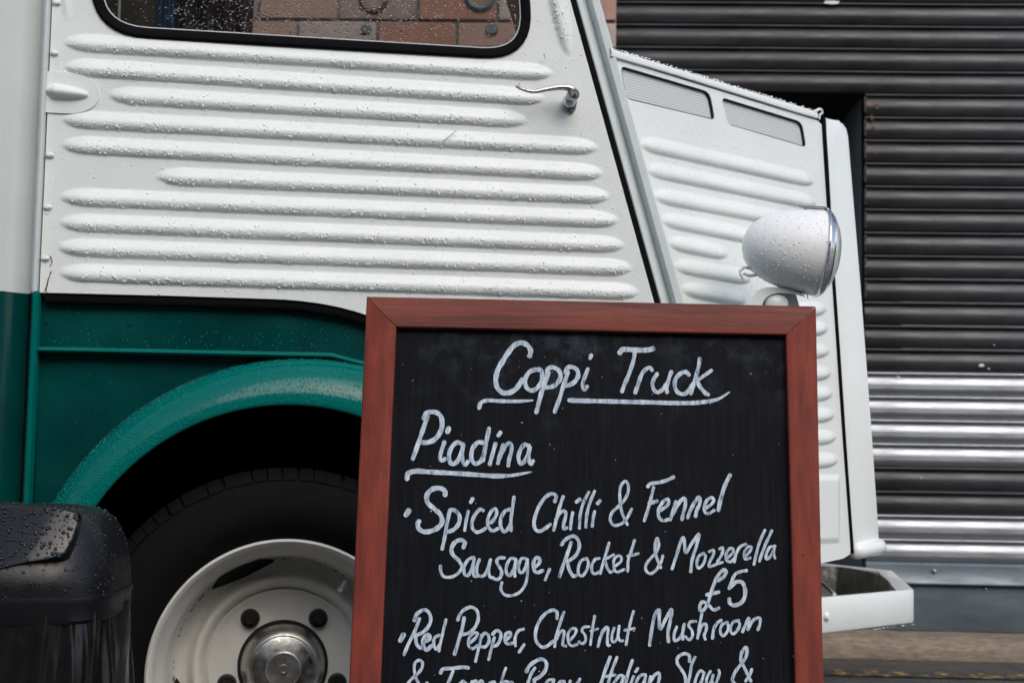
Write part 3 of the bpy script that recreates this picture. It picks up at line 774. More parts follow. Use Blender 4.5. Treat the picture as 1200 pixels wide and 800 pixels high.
# chipped seam between slots
V, F = [], []
for i in range(150):
    a = random.uniform(0, 2 * math.pi); r_ = Rf * (.835 + random.uniform(-.003, .003)); s = random.uniform(.0004, .0013); le = random.uniform(.002, .008) / r_
    b0 = len(V); hh = -.1025
    for (rr_, aa) in ((r_ - s, a), (r_ + s * .6, a + le * .3), (r_ + s, a + le), (r_ - s * .4, a + le * .8)): V.append(whM @ Vector((rr_ * math.cos(aa), rr_ * math.sin(aa), np.interp(-rr_ / Rf, [-.86, -.845, -.80], [-.085, -.10, -.112]) + .0012)))
    F.append((b0, b0 + 1, b0 + 2, b0 + 3))
mk('paint_chips', V, F, M['slot'], wheel, 0)['kind'] = 'stuff'
RN = 66 * (2.12 + .112) / FPX
for k in range(5):
    a = R(90 + 36 + 72 * k); p = Vector((RN * math.cos(a), RN * math.sin(a), DI))
    bm = bmesh.new(); bmesh.ops.create_cone(bm, cap_ends=True, segments=6, radius1=.0125, radius2=.0118, depth=.012, matrix=whM @ Matrix.Translation(p + Vector((0, 0, .006))) @ Matrix.Rotation(random.random(), 4, 'Z'))
    V, F = lathe([(.0, .019), (.006, .019), (.0072, .016), (.0072, .010), (.0132, .0095), (.0140, .004), (.0150, .001), (.0150, 0)], 20, whM @ Matrix.Translation(p))
    off = [bm.verts.new(v) for v in V]
    for q in F: 
        try: bm.faces.new([off[i] for i in q])
        except ValueError: pass
    bmesh.ops.remove_doubles(bm, verts=off, dist=1e-6); mkb('wheel_nut', bm, M['nut'], wheel)
hs = (2.12 + .10) / FPX
mk('hub_cap', *lathe([(0, .046), (.004, .046), (.0045, .0475), (.007, .0475), (.0078, .045), (18.5 * hs, .0455), (20 * hs, .044), (20.6 * hs, .0400), (22 * hs, .0395), (32 * hs, .0375), (36 * hs, .0350), (37 * hs, .0325), (39 * hs, .0315), (44 * hs, .0235), (47.5 * hs, .012), (49 * hs, -.002)], 64, whM @ Matrix.Translation((0, 0, DI))), M['steel'], wheel, 30)
mk('hub_ring', *lathe([(48 * hs, .002), (51.5 * hs, .0025), (52 * hs, 0)], 64, whM @ Matrix.Translation((0, 0, DI + .001))), M['slot'], wheel, 30)
vp = L3(405, 681, .085); mk('valve', *tube([vp, vp + Vector((-.006, -.010, -.007)), vp + Vector((-.009, -.018, -.011))], [.0035, .0035, .004], 10), M['white_smooth'], wheel)

# ------------------------------------------------------------------ bonnet side
hf = thing  # (frame only)
def hoodpart(name, V, F, m, parent=van, smooth=35):
    V = [HOODL @ Vector(v) for v in V]; return mk(name, V, F, m, parent, smooth)
hr = [(750, 167, 953, 212), (757, 197, 956, 238), (766, 228, 952, 263), (775, 256, 955, 292), (783, 283, 853, 297), (790, 310, 880, 326), (799, 337, 874, 351)]
for y in (361, 384, 410, 436, 460, 485, 511, 538): hr.append((800 + (y - 361) * .12, y + 12, 968 + (y - 361) * .075, y))
hribs = []
for (a, b, c, d) in hr:
    (x0, z0), (x1, z1) = Hh(a, b), Hh(c, d); hribs.append((x0, z0, x1, z1, .0135, .0055, .045))
(x0, z0), (x1, z1) = Hh(880, 636), Hh(986, 619); hribs.append((x0, z0, x1, z1, .006, -.0, .03))
hrf = ribfield(hribs)
# lower pressed rectangle
rx0, rz0 = Hh(900, 640); rx1, rz1 = Hh(984, 556)
def hood_h(x, z):
    h = hrf(x, z)
    d = np.minimum.reduce([x - rx0, rx1 - x, z - rz0, rz1 - z])
    return h + .004 * np.clip(d / .010, 0, 1) * (d > 0)
hx = Hh(840, 110)
hood_out = [Hh(716, 67), Hh(800, 93.5), Hh(880, 118), Hh(957, 141), Hh(963, 146), Hh(981, 400), Hh(997, 640), Hh(996, 649), Hh(988, 654), Hh(900, 673), Hh(840, 684), Hh(820, 500), Hh(780, 330), Hh(735, 160)]
v1o = rquad([Hh(727, 77), Hh(832, 108), Hh(838, 141), Hh(734, 116)], [.012, .016, .010, .012], 8)
v2o = rquad([Hh(845, 114), Hh(940, 143), Hh(945, 173), Hh(853, 146)], [.012, .016, .010, .012], 8)
hoodside = relief('bonnet_side', hood_out, [v1o, v2o], hood_h, .005, .0018, M['white_smooth'], None, 0, .012)
hoodside.parent = van; hoodside.matrix_local = HOODL
M['mesh'] = None
def mesh_mat():
    m = bpy.data.materials.new('perforated_grille'); m.use_nodes = True; n = m.node_tree.nodes; l = m.node_tree.links; b = n['Principled BSDF']
    tc = n.new('ShaderNodeTexCoord'); v = n.new('ShaderNodeTexVoronoi'); v.inputs['Scale'].default_value = 225; v.inputs['Randomness'].default_value = 0; l.new(tc.outputs['Object'], v.inputs['Vector'])
    r = n.new('ShaderNodeValToRGB'); r.color_ramp.elements[0].position = .20; r.color_ramp.elements[0].color = (.10, .10, .10, 1); r.color_ramp.elements[1].position = .40; r.color_ramp.elements[1].color = (.68, .70, .69, 1)
    l.new(v.outputs['Distance'], r.inputs[0]); l.new(r.outputs[0], b.inputs['Base Color']); b.inputs['Roughness'].default_value = .45
    bp = n.new('ShaderNodeBump'); bp.inputs['Strength'].default_value = .4; bp.inputs['Distance'].default_value = .001; l.new(v.outputs['Distance'], bp.inputs['Height']); l.new(bp.outputs[0], b.inputs['Normal'])
    return m
M['mesh'] = mesh_mat()
for lp in (v1o, v2o):
    lp = [p for i, p in enumerate(lp) if np.linalg.norm(np.array(p) - np.array(lp[i - 1])) > 1e-5]
    o = mk('vent_grille', [(p[0], .0055, p[1]) for p in lp], [tuple(range(len(lp)))], M['mesh'], hoodside, 0)
    band(lp, [(.0002, .008), (.0002, .0012), (-.0012, .0006), (-.0022, .0020), (-.0024, .0054)], 'vent_rim', M['slot'], o)
# bonnet lid: folded edge along the top and the sheet across to the far side
HW = 1.72            # width of the cab
def mirror(p):       # to the far side of the van
    return Vector((p.x, HW - p.y, p.z))
topn = [(714, 56), (760, 70), (800, 82.5), (880, 107), (930, 122), (956, 130)]; botn = [(714, 67), (760, 80), (800, 92), (880, 116.5), (930, 132), (956, 139.5)]
V, F = [], []
for (a, b) in zip(topn, botn):
    t, u = H3(*a), H3(*b)
    sec = [Vector((u.x, -.001, u.z)), Vector((u.x, -.0045, u.z + .001)), Vector((u.x, -.0055, u.z * .6 + t.z * .4)), Vector((u.x, -.003, u.z * .15 + t.z * .85)), Vector((t.x, .004, t.z)), Vector((t.x, .03, t.z + .002))]
    sec = [HOODL @ s for s in sec]; q = sec[-1]
    mid = [Vector((q.x, q.y + (mirror(q).y - q.y) * s, q.z + .012 * math.sin(math.pi * s))) for s in (.2, .35, .5, .65, .8)]
    V += sec + mid + [mirror(s) for s in sec[::-1]]
n = 17
F = [(i * n + k, i * n + k + 1, (i + 1) * n + k + 1, (i + 1) * n + k) for i in range(5) for k in range(n - 1)]
lid = mk('bonnet_lid', V, F, M['white_smooth'], van, 50)
# black seal between bonnet side and nose, with its curled top end
sl = [(964, 137), (968, 200), (974, 300), (981, 400), (989, 520), (998, 648)]
V, F = [], []
for (a, b) in sl:
    p = H3(a, b)
    for (dx, y) in ((-.0045, .004), (-.0040, -.0035), (-.0015, -.005), (.0030, -.004), (.0042, .004)): V.append((p.x + dx * (1.15 if b < 300 else .75), y, p.z))
F = [(i * 5 + k, i * 5 + k + 1, (i + 1) * 5 + k + 1, (i + 1) * 5 + k) for i in range(5) for k in range(4)]
hoodpart('nose_seal', V, F, M['seal'])
cl = catmull([H3(954, 131, -.002), H3(957, 130, -.004), H3(960, 128, -.005), H3(963, 129.5, -.005), H3(963.5, 133, -.004), H3(961, 134.5, -.003), H3(960, 140, -.002)], 5)
v, f = tube(cl, .0019, 8, (1, 1.4)); hoodpart('trim_curl', v, f, M['white_smooth'], van, 60)
# nose shell
npx = [(966.5, 137), (983, 141.5), (989, 144.5), (993, 151), (995, 160), (1008, 330), (1021, 500), (1030, 632), (1031, 640), (1003, 652), (1000, 640), (990, 520), (982, 400), (974, 290), (968, 190)]
bm = bmesh.new(); P = [HOODL @ H3(a, b, -.003) for a, b in npx]
far = HW - 2 * P[0].y
a = [bm.verts.new(p) for p in P]; b = [bm.verts.new(mirror(p)) for p in P]; n = len(P)
fs = [bm.faces.new(a), bm.faces.new(b[::-1])]
for i in range(n): bm.faces.new((a[i], b[i], b[(i + 1) % n], a[(i + 1) % n]))
bmesh.ops.bevel(bm, geom=[e for e in fs[0].edges] + [e for e in fs[1].edges], offset=.006, segments=4, affect='EDGES', profile=.5)
nose = mkb('nose_shell', bm, M['white_smooth'], van, 40)
# rounded lip at the foot of the nose
def lip():
    q = [H3(1005, 645, .0), H3(1016, 643, -.004), H3(1029, 640, .0)]
    P_ = catmull([q[0] + Vector((-.002, .004, 0)), q[0], q[1], q[2], q[2] + Vector((.006, .02, 0)), q[2] + Vector((.004, .06, 0))], 6)
    r_ = [.0155] * len(P_); return tube(P_, r_, 16)
v, f = lip(); hoodpart('nose_lip', v, f, M['white_smooth'], van, 60)
# radiator grille face and chevrons on the front (faces away from the photographer)
c1, c2 = P[5], P[7]
bm = bmesh.new()
for k in range(9):
    z = .62 + k * .06; xx = np.interp(z, [P[7].z, P[4].z], [P[7].x, P[4].x]) 
    y0 = P[5].y + .1; box(bm, (xx + .002, y0, z), (xx + .012, HW - y0, z + .012), .003, 1)
mkb('radiator_bars', bm, M['white_smooth'], van)

# far half of the bonnet, cab front, windscreen, roof, floor, far side
def vz(*a): return Vector(a)
hso = [Vector((x, 0, z)) for x, z in hood_out]
V = [mirror(HOODL @ p) for p in hso]; mk('far_bonnet_side', V, [tuple(range(len(V)))], M['white_smooth'], van, 0)
A = L3(gl(0) + 30, 0); B_ = L3(gl(352) + 30, 352); dirp = (A - B_) / (A.z - B_.z)
def pill(z): return B_ + dirp * (z - B_.z)
ZR = 2.0; zc = L3(716, 62).z
p0, p1 = pill(zc + .01), pill(ZR)
fq = lambda z: L(592, 0, HW)[0] + (L(606, 42, HW)[0] - L(592, 0, HW)[0]) * (z - L(592, 0, HW)[1]) / (L(606, 42, HW)[1] - L(592, 0, HW)[1]) + .07
mk('windscreen', [(p0.x, .05, p0.z), (fq(p0.z), HW - .05, p0.z), (fq(p1.z), HW - .05, p1.z), (p1.x, .05, p1.z)], [(0, 1, 2, 3)], M['screen'], van, 0)
q0 = pill(.30)
mk('scuttle', [(q0.x, .02, q0.z), (q0.x, HW - .02, q0.z), (p0.x, HW - .02, p0.z), (p0.x, .02, p0.z)], [(0, 1, 2, 3)], M['under'], van, 0)
bm = bmesh.new(); box(bm, (-3.6, -.01, ZR + .05), (p1.x + .02, HW + .01, ZR + .09), .02); mkb('roof', bm, M['white_body'], van)
bm = bmesh.new(); box(bm, (-3.6, .46, .26), (p0.x - .1, HW - .46, .30)); mkb('floor', bm, M['under'], van)
# far wall with its own window opening
fx0, fz0 = L(296, 44, HW); fxa, fza = L(592, 0, HW); fxb, fzb = L(606, 42, HW)
zlow = L(400, 60, HW)[1]
sl_ = (fxb - fxa) / (fzb - fza)
fo = [(-3.6, .28), (p0.x + .1, .28), (p0.x - .05, zc), (p1.x, ZR + .05), (-3.6, ZR + .05)]
fxt = fxa + sl_ * (1.95 - fza)
fxl = fxb + sl_ * (zlow - fzb)
fh = [(fx0, zlow), (fxl, zlow), (fxt, 1.95), (fx0, 1.95)]
bmv = [(x, HW, z) for x, z in fo] + [(x, HW, z) for x, z in fh]
mk('far_side', [(-3.6, HW, .28), (fx0, HW, .28), (fx0, HW, ZR + .05), (-3.6, HW, ZR + .05), (fx0, HW, zlow), (fxl, HW, zlow), (fq(.28), HW, .28), (fq(zc), HW, zc), (fq(ZR + .05), HW, ZR + .05), (fxt, HW, 1.95), (fx0, HW, 1.95)],
   [(0, 1, 2, 3), (1, 6, 5, 4), (6, 7, 5), (5, 7, 8, 9), (9, 8, 2, 10)], M['maroon'], van, 0)
mk('far_window', [(fx0, HW + .004, zlow), (fxl, HW + .004, zlow), (fxt, HW + .004, 1.95), (fx0, HW + .004, 1.95)], [(0, 1, 2, 3)], M['glass'], van, 0)
# cab fittings glimpsed through the door window: brown partition, blue strip, maroon curtain
def inplate(name, pxa, pxb, dep, m, wave=0.):
    a, b = L(pxa, 20, dep)[0], L(pxb, 20, dep)[0]; V, F = [], []; n_ = 14
    for i in range(n_ + 1):
        x = a + (b - a) * i / n_; y = dep + wave * math.sin(i * 1.9)
        V += [(x, y, .35), (x, y, 1.98)]
    F = [(2 * i, 2 * i + 2, 2 * i + 3, 2 * i + 1) for i in range(n_)]
    return mk(name, V, F, m, van, 60)
inplate('cab_partition', 60, 184, .62, M['brown'], .001)
inplate('partition_edge', 138, 141, .6, M['white_body'])
inplate('blue_strip', 184, 204, .60, M['blue'], .002)
inplate('curtain', 203, 296, .9, M['maroon'], .012)
mk('rear_bulkhead', [(-1.3, 0.03, .3), (-1.3, HW - .03, .3), (-1.3, HW - .03, 2.0), (-1.3, .03, 2.0)], [(0, 1, 2, 3)], M['brown'], van, 0)

# ------------------------------------------------------------------ headlight on the bonnet side
dep = 2.27
hc = at_depth(961.5, 297, dep)
hcl = inv(VAN) @ hc; px2m = dep / FPX
ax = (Vector((1, -.20, -.115))).normalized()
q = ax.to_track_quat('Z', 'Y').to_matrix().to_4x4()
HLm = Matrix.Translation(hcl) @ q
bowl = [(50.5, 0), (50.5, -4), (50, -14), (48.5, -28), (46, -42), (42, -56), (36, -70), (28, -81), (18, -88.5), (8, -92), (0, -93)]
hl = mk('headlight', *lathe([(r_ * px2m, h_ * px2m) for r_, h_ in bowl], 64, HLm), M['lamp_white'], van, 60)
mk('headlight_rim', *lathe([(a * px2m, b * px2m) for a, b in ((50.5, -2), (52.2, -1.6), (52.8, 0), (52.2, 2.4), (50.8, 3.4), (49.8, 6), (48.5, 7))], 64, HLm), M['chrome'], hl, 60)
mk('lens', *lathe([(a * px2m, b * px2m) for a, b in ((0, 22), (12, 21.4), (24, 19.4), (34, 16), (42, 11.5), (48.5, 5.5))], 64, HLm), M['yellow_glass'], hl, 180)
mk('reflector', *lathe([(a * px2m, b * px2m) for a, b in ((46.5, 9), (44, 0), (36, -20), (20, -34), (0, -40))], 48, HLm), M['reflector'], hl, 180)
def hv(px, py, d=dep): return inv(VAN) @ at_depth(px, py, d)
v, f = tube(catmull([hv(936, 241.5, dep - .005), hv(944, 243, dep - .01), hv(956, 243.5, dep - .012), hv(968, 244.5, dep - .01), hv(974, 249.5, dep - .01)], 5), [.0022, .0024, .0026, .0028, .003, .0032, .0034, .0036, .0036, .0038, .004, .004, .004, .004, .004, .004, .0038, .0036, .0034, .003, .0026], 8, (1.6, .7)); mk('rim_clip', v, f, M['chrome_dark'], hl)
v, f = tube([hv(943, 244.5, dep - .012), hv(945.5, 248.5, dep - .012)], .0024, 8); mk('clip_screw', v, f, M['chrome_dark'], hl)
v, f = tube([hv(946.5, 344, dep - .03), hv(946.5, 350, dep - .03)], [.0012, .0009], 6); mk('rim_screw', v, f, M['chrome_dark'], hl)
# saddle bracket beneath
V, F = [], []
sec = catmull([(880, 362), (882, 349), (889, 340), (900, 336.5), (918, 337.5), (934, 342), (943, 346)], 4)
sec2 = catmull([(893, 362), (894, 355), (899, 348), (909, 343.5), (922, 343.5), (934, 345.5), (943, 348)], 4)
for a_, b_ in zip(sec, sec2):
    for (pp, dd) in ((a_, -.012), (b_, -.012), (b_, .05), (a_, .05)): V.append(hv(pp[0], pp[1], dep + dd))
n = len(sec); F = [(i * 4 + k, i * 4 + (k + 1) % 4, (i + 1) * 4 + (k + 1) % 4, (i + 1) * 4 + k) for i in range(n - 1) for k in range(4)] + [(0, 1, 2, 3), ((n - 1) * 4 + 3, (n - 1) * 4 + 2, (n - 1) * 4 + 1, (n - 1) * 4)]
mk('bracket', V, F, M['white_smooth'], hl, 50)
bm = bmesh.new(); prism(bm, [hv(a, b, dep + .05) for a, b in ((882, 352), (900, 342), (925, 344), (930, 362), (928, 380), (880, 380))], (0, 0, 0), (0, -.03, 0), .003); mkb('bracket_foot', bm, M['white_smooth'], hl)
bm = bmesh.new(); bmesh.ops.create_uvsphere(bm, u_segments=20, v_segments=12, radius=1, matrix=Matrix.Translation(hv(910, 356, dep + .0)) @ Matrix.Diagonal((.020, .012, .018, 1))); mkb('bracket_boss', bm, M['white_smooth'], hl, 180)
# little hinge loop behind the bowl
v, f = tube(catmull([hv(868, 317), hv(872, 313.5), hv(878, 314.5), hv(890, 318)], 4), .0022, 8); w2 = tube(catmull([hv(867, 316), hv(868, 322), hv(872, 328)], 4), .002, 8); w3 = tube(catmull([hv(871, 320), hv(879, 323), hv(888, 321), (hv(884, 316.5))], 4), .0027, 8); w4 = tube(catmull([hv(879, 312), hv(886, 319), hv(893, 325)], 4), .0016, 8)
mk('hinge_loop', *join((v, f), w2, w3), M['white_smooth'], hl, 60)
mk('loop_pin', *tube([hv(880, 313), hv(893, 325)], .0012, 8), M['slot'], hl)

# ------------------------------------------------------------------ bumper
bo = -.02
C0 = H3(1071.5, 690, bo); zt_ = C0.z; hgt = (H3(1000, 693, bo).z - H3(1000, 734.5, bo).z)
Cv = HOODL @ Vector((C0.x, bo, zt_))
dh = (HOODL.to_3x3() @ Vector((1, 0, 0))).normalized()
# far end of the front bar: follow the photo's edge (1028,654) at the same height
ee = inv(VAN) @ CM.translation; dd = (inv(VAN).to_3x3() @ (CM.to_3x3() @ Vector(((1031 - 600) / FPX, -(655 - 400) / FPX, -1))))
tt = (zt_ - ee.z) / dd.z; Fp = ee + dd * tt
df = (Fp - Cv); df.z = 0; df.normalize()
def bar_pts():
    s = Cv - dh * .62
    corner = [Cv - dh * .016, Cv - dh * .006 + df * .002, Cv + df * .006 - dh * .001, Cv + df * .018]
    endp = Vector((Cv.x, HW * .5, 0)); k = (HW * .5 - Cv.y) / df.y
    far_ = [Cv + df * (k * .5), Cv + df * k]
    return [s] + corner + far_
near = bar_pts(); path = near + [mirror(p) for p in near[::-1][1:]]
V, F = [], []; n_ = len(path)
hh = hgt; sec = [(.050, -.002), (.004, 0), (.0012, -.0012), (0, -.004), (0, -hh + .004), (.0015, -hh + .001), (.004, -hh), (.012, -hh), (.012, -hh + .002), (.003, -hh + .003), (.003, -.006), (.050, -.006)]
w1_, w2_ = .020, .034
n1_ = Vector((-dh.y, dh.x, 0)); n2_ = Vector((-df.y, df.x, 0))
_a = Cv + n1_ * w1_; _b = Cv + n2_ * w2_; _det = dh.x * -df.y + df.x * dh.y
_s = ((_b.x - _a.x) * -df.y + df.x * (_b.y - _a.y)) / _det
inner_c = _a + dh * _s
for i, p in enumerate(path):
    t = (path[min(i + 1, n_ - 1)] - path[max(i - 1, 0)]); t.z = 0; t.normalize(); nn = Vector((-t.y, t.x, 0))   # inward (left of travel)
    for (d_, z_) in sec:
        if d_ > .04:      # inner edge of the top flange: mitred at the corners
            k_ = min(i, n_ - 1 - i)
            if 1 <= k_ <= 4: q_ = inner_c if i < n_ / 2 else mirror(inner_c)
            elif k_ == 0:
                q_ = Cv - dh * .62 + n1_ * w1_; q_ = q_ if i == 0 else mirror(q_)
            elif i < n_ / 2: q_ = p + n2_ * w2_
            else: q_ = p + Vector((n2_.x, -n2_.y, 0)) * w2_
            if i == n_ // 2: q_ = p + Vector((-w2_ * 1.02, 0, 0))
            V.append(Vector((q_.x, q_.y, zt_ + z_)))
        else: V.append(Vector((p.x, p.y, zt_)) + nn * d_ + Vector((0, 0, z_)))
m_ = len(sec); F = [(i * m_ + k, i * m_ + (k + 1) % m_, (i + 1) * m_ + (k + 1) % m_, (i + 1) * m_ + k) for i in range(n_ - 1) for k in range(m_)]
F += [tuple(range(m_)), tuple(range((n_ - 1) * m_, n_ * m_))[::-1]]
bumper = mk('bumper', V, F, M['white_smooth'], van, 40)
p = HOODL @ H3(968.5, 722, bo - .001); mk('bumper_bolt', *lathe([(0, .006), (.005, .0055), (.0075, .002), (.008, 0)], 16, Matrix.Translation(p) @ Matrix.Rotation(R(32), 4, 'Z') @ MB), M['white_smooth'], bumper)
# dark curved steel valance inside the bumper, and the dark chassis end
def bz(px, py, z):
    d_ = (inv(VAN).to_3x3() @ (CM.to_3x3() @ Vector(((px - 600) / FPX, -(py - 400) / FPX, -1)))); return ee + d_ * ((z - ee.z) / d_.z)
cv = catmull([bz(930, 662, zt_ + .004), bz(962, 663.5, zt_ + .004), bz(985, 664, zt_ + .004), bz(1010, 668, zt_ + .004), bz(1030, 673, zt_ + .004), bz(1040, 680, zt_ + .004), bz(1043, 684, zt_ + .004)], 5)
V = []; 
for c in cv: V += [Vector(c), Vector(c) + Vector((.004, .004, 0)), Vector(c) - Vector((0, 0, .075))]
F = []
for i in range(len(cv) - 1):
    a_ = i * 3; b_ = a_ + 3; F += [(a_, b_, b_ + 1, a_ + 1), (a_, a_ + 2, b_ + 2, b_)]
mk('inner_valance', V, F, M['steel'], bumper, 60)
c = bz(990, 690, zt_ - .08); bm = bmesh.new(); box(bm, (c.x - .9, c.y + .03, zt_ - .10), (c.x + .02, HW - .3, zt_ - .01), .01); mkb('chassis_end', bm, M['under'], van)
bm = bmesh.new(); q1 = HOODL @ H3(960, 668, .04); box(bm, (q1.x - .6, q1.y + .05, .40), (q1.x + .02, HW - q1.y - .05, .50), .01); mkb('radiator_base', bm, M['under'], van)
v, f = tube([bz(955, 676, zt_ - .002), bz(978, 696, zt_ - .002)], .0035, 8); mk('brace', v, f, M['white_smooth'], bumper)

# ------------------------------------------------------------------ rain beads
def scatter_door(n, rmin, rmax, pw, mode):
    x = rng.uniform(xl + .005, .62, n); z = rng.uniform(L(300, 352)[1], L(300, 0)[1] + .03, n)
    P = np.stack([x, z], 1); k = in_poly(P, door_out) & ~in_poly(P, offset_loop(dw, .002)); x, z = x[k], z[k]
    e = .0012; h0 = rib_h(x, z); gx = (rib_h(x + e, z) - rib_h(x - e, z)) / (2 * e); gz = (rib_h(x, z + e) - rib_h(x, z - e)) / (2 * e)
    if mode == 'rib':   # beads gather from the crest of a rib to its underside
        pr = np.where(h0 > .0028, np.where(gz > -.12, 1, .10), .0) + (h0 < .0028) * np.where(gz > .15, .45, .045)
    else: pr = np.where(h0 < .001, .8, .45)
    k = rng.random(len(x)) < pr; x, z, h0, gx, gz = x[k], z[k], h0[k], gx[k], gz[k]
    r_ = rmin + (rmax - rmin) * rng.random(len(x)) ** pw
    return np.stack([x, -h0, z], 1), np.stack([-gx, -np.ones_like(x), -gz], 1), r_
a1 = scatter_door(24000, .0005, .0013, 1.6, 'rib'); a2 = scatter_door(6500, .0011, .0021, 1.9, 'rib'); a3 = scatter_door(9000, .0004, .0009, 2, 'flat')
drops('rain_beads', np.concatenate([a1[0], a2[0], a3[0]]), np.concatenate([a1[1], a2[1], a3[1]]), np.concatenate([a1[2], a2[2], a3[2]]), M['bead'], door)
# beads on the glass
n = 5200; x = np.where(rng.random(n) < .6, rng.uniform(wbl[0], wbr[0], n), rng.uniform(L(200, 20)[0], L(480, 20)[0], n)); z = rng.uniform(wbl[1], wbl[1] + .16, n); P_ = np.stack([x, z], 1); k = in_poly(P_, offset_loop(dw, -.016)); x, z = x[k], z[k]
drops('rain_beads', np.stack([x, np.full_like(x, .0058), z], 1), np.tile([0, -1., 0], (len(x), 1)), .0004 + .0015 * rng.random(len(x)) ** 2.5, M['water'], door, flatk=.5)
# mudguard
n = 6500; aa = rng.uniform(60, 180, n); tt_ = rng.random(n) ** .8 * .96 + .02
P0 = np.array([fender_pt(a, t) for a, t in zip(aa, tt_)]); P1 = np.array([fender_pt(a + .2, t) for a, t in zip(aa, tt_)]); P2 = np.array([fender_pt(a, min(1, t + .01)) for a, t in zip(aa, tt_)])
N_ = np.cross(P1 - P0, P2 - P0); N_ /= np.linalg.norm(N_, axis=1)[:, None] + 1e-12; N_ = np.where((N_[:, 1] > 0)[:, None], -N_, N_)
drops('rain_beads', P0, N_, .0004 + .0010 * rng.random(n) ** 2.2, M['bead_green'], fender)
# a few beads on the green side
n = 420; P_ = []
for i in range(n):
    q_ = L(random.uniform(52, 425), random.choice((random.uniform(362, 408), random.uniform(385, 408), random.uniform(425, 585)))); 
    if math.hypot(q_[0] - CO.x, q_[1] - CO.z) > RO + .01: P_.append((q_[0], .0195, q_[1]))
drops('rain_beads', P_, np.tile([0, -1., 0], (len(P_), 1)), .0004 + .0009 * rng.random(len(P_)) ** 2.5, M['bead_green'], panel)
# headlight bowl
n = 1100; rs = rng.uniform(5, 50, n); hsx = np.interp(rs, [b[0] for b in bowl][::-1], [b[1] for b in bowl][::-1]); m2 = rng.random(n) < .62
al = np.where(m2, 1, 1); S = rng.uniform(-86, -3, n); rad_ = np.interp(-S, [-b[1] for b in bowl], [b[0] for b in bowl]); th = rng.uniform(0, 2 * math.pi, n)
P_, Nn = [], []
for s, r_, t in zip(S, rad_, th):
    p = Vector((r_ * px2m * math.cos(t), r_ * px2m * math.sin(t), s * px2m)); P_.append(HLm @ p); nn = Vector((math.cos(t), math.sin(t), -.25 if s > -50 else -1.0)); Nn.append(HLm.to_3x3() @ nn)
drops('rain_beads', P_, Nn, .0004 + .0011 * rng.random(n) ** 2, M['bead'], hl)
# bonnet side and the bumper
n = 5200; x = rng.uniform(.02, Hh(955, 200)[0], n); z = rng.uniform(Hh(870, 352)[1], Hh(720, 60)[1], n); P_ = np.stack([x, z], 1); k = in_poly(P_, hood_out) & ~in_poly(P_, v1o) & ~in_poly(P_, v2o); x, z = x[k], z[k]
e = .0012; h0 = hood_h(x, z); gx = (hood_h(x + e, z) - hood_h(x - e, z)) / (2 * e); gz = (hood_h(x, z + e) - hood_h(x, z - e)) / (2 * e)
drops('rain_beads', np.stack([x, -h0, z], 1), np.stack([-gx, -np.ones_like(x), -gz], 1), .0004 + .0006 * rng.random(len(x)) ** 2, M['bead'], hoodside)
n = 260; tt_ = rng.random(n); ppx = 716 + tt_ * 240; P_ = []
for t_, q_ in zip(tt_, ppx):
    p = HOODL @ H3(q_, 56 + (q_ - 714) * (130 - 56) / 242., .004); P_.append(p + Vector((0, random.uniform(-.002, .008), .0005)))
drops('rain_beads', P_, np.tile([0, -.3, 1.], (n, 1)), .0008 + .0014 * rng.random(n) ** 2, M['bead'], lid)
n = 60; P_ = [Cv - dh * random.uniform(.0, .2) + Vector((0, 0, -hgt - .001)) for _ in range(n)]
drops('rain_beads', P_, np.tile([0, -.2, -1.], (n, 1)), .001 + .0018 * rng.random(n) ** 2, M['water'], bumper, flatk=1.1)

# ------------------------------------------------------------------ MENU BOARD
LEAN = 8.0
bt = at_depth(693, 352, 1.76)
BM_ = Matrix.Translation((bt.x, bt.y, bt.z)) @ Matrix.Rotation(R(0.2), 4, 'Z') @ Matrix.Rotation(R(-LEAN), 4, 'X')   # x right, y away, z up the board; origin top centre
board = thing('menu_board', Matrix.Translation((bt.x, bt.y, 0)), 'wooden framed chalk menu board standing in front of the white and green van', 'menu board')
BL_ = inv(board.matrix_world) @ BM_
def Bx(px, py, off=0.0): return hit(px, py, BM_, off)
BLen = bt.z / math.cos(R(LEAN)) - .01
# frame corners measured in the photo
TLo, TRo = Bx(430, 347), Bx(956, 358.5); TLi, TRi = Bx(464.5, 383), Bx(921, 392)
xLo, xRo = (TLo.x + Bx(409, 800).x) / 2, (TRo.x + Bx(965, 800).x) / 2
xLi, xRi = (TLi.x + Bx(446, 800).x) / 2, (TRi.x + Bx(932, 800).x) / 2
xLo, xRo, xLi, xRi = [ (TLo.x, Bx(409, 800).x), (TRo.x, Bx(965, 800).x), (TLi.x, Bx(446, 800).x), (TRi.x, Bx(932, 800).x)]
zBt = -BLen; zr = Bx(700, 800).z
def ex(pair, z, z0): return pair[0] + (pair[1] - pair[0]) * (z - z0) / (zr - z0)
def rail(name, quad, m, th=.024, bev=.0022):
    bm = bmesh.new(); a = [bm.verts.new((q[0], -.0, q[1])) for q in quad]; b = [bm.verts.new((q[0], th, q[1])) for q in quad]
    fs = [bm.faces.new(a), bm.faces.new(b[::-1])]
    for i in range(4): bm.faces.new((a[i], b[i], b[(i + 1) % 4], a[(i + 1) % 4]))
    es = [e for e in fs[0].edges]
    # only soften the long edges so that the mitres stay tight
    es = sorted(es, key=lambda e: -e.calc_length())[:2]
    bmesh.ops.bevel(bm, geom=es, offset=bev, segments=3, affect='EDGES', profile=.5)
    bmesh.ops.recalc_face_normals(bm, faces=bm.faces)
    if True:
        for v in bm.verts: v.co += Vector((random.uniform(-.0002, .0002), 0, random.uniform(-.0002, .0002)))
    for v in bm.verts: v.co = BL_ @ v.co
    return mkb(name, bm, m, board, 40, recalc=False)
zA = zBt; zB = zBt + .035
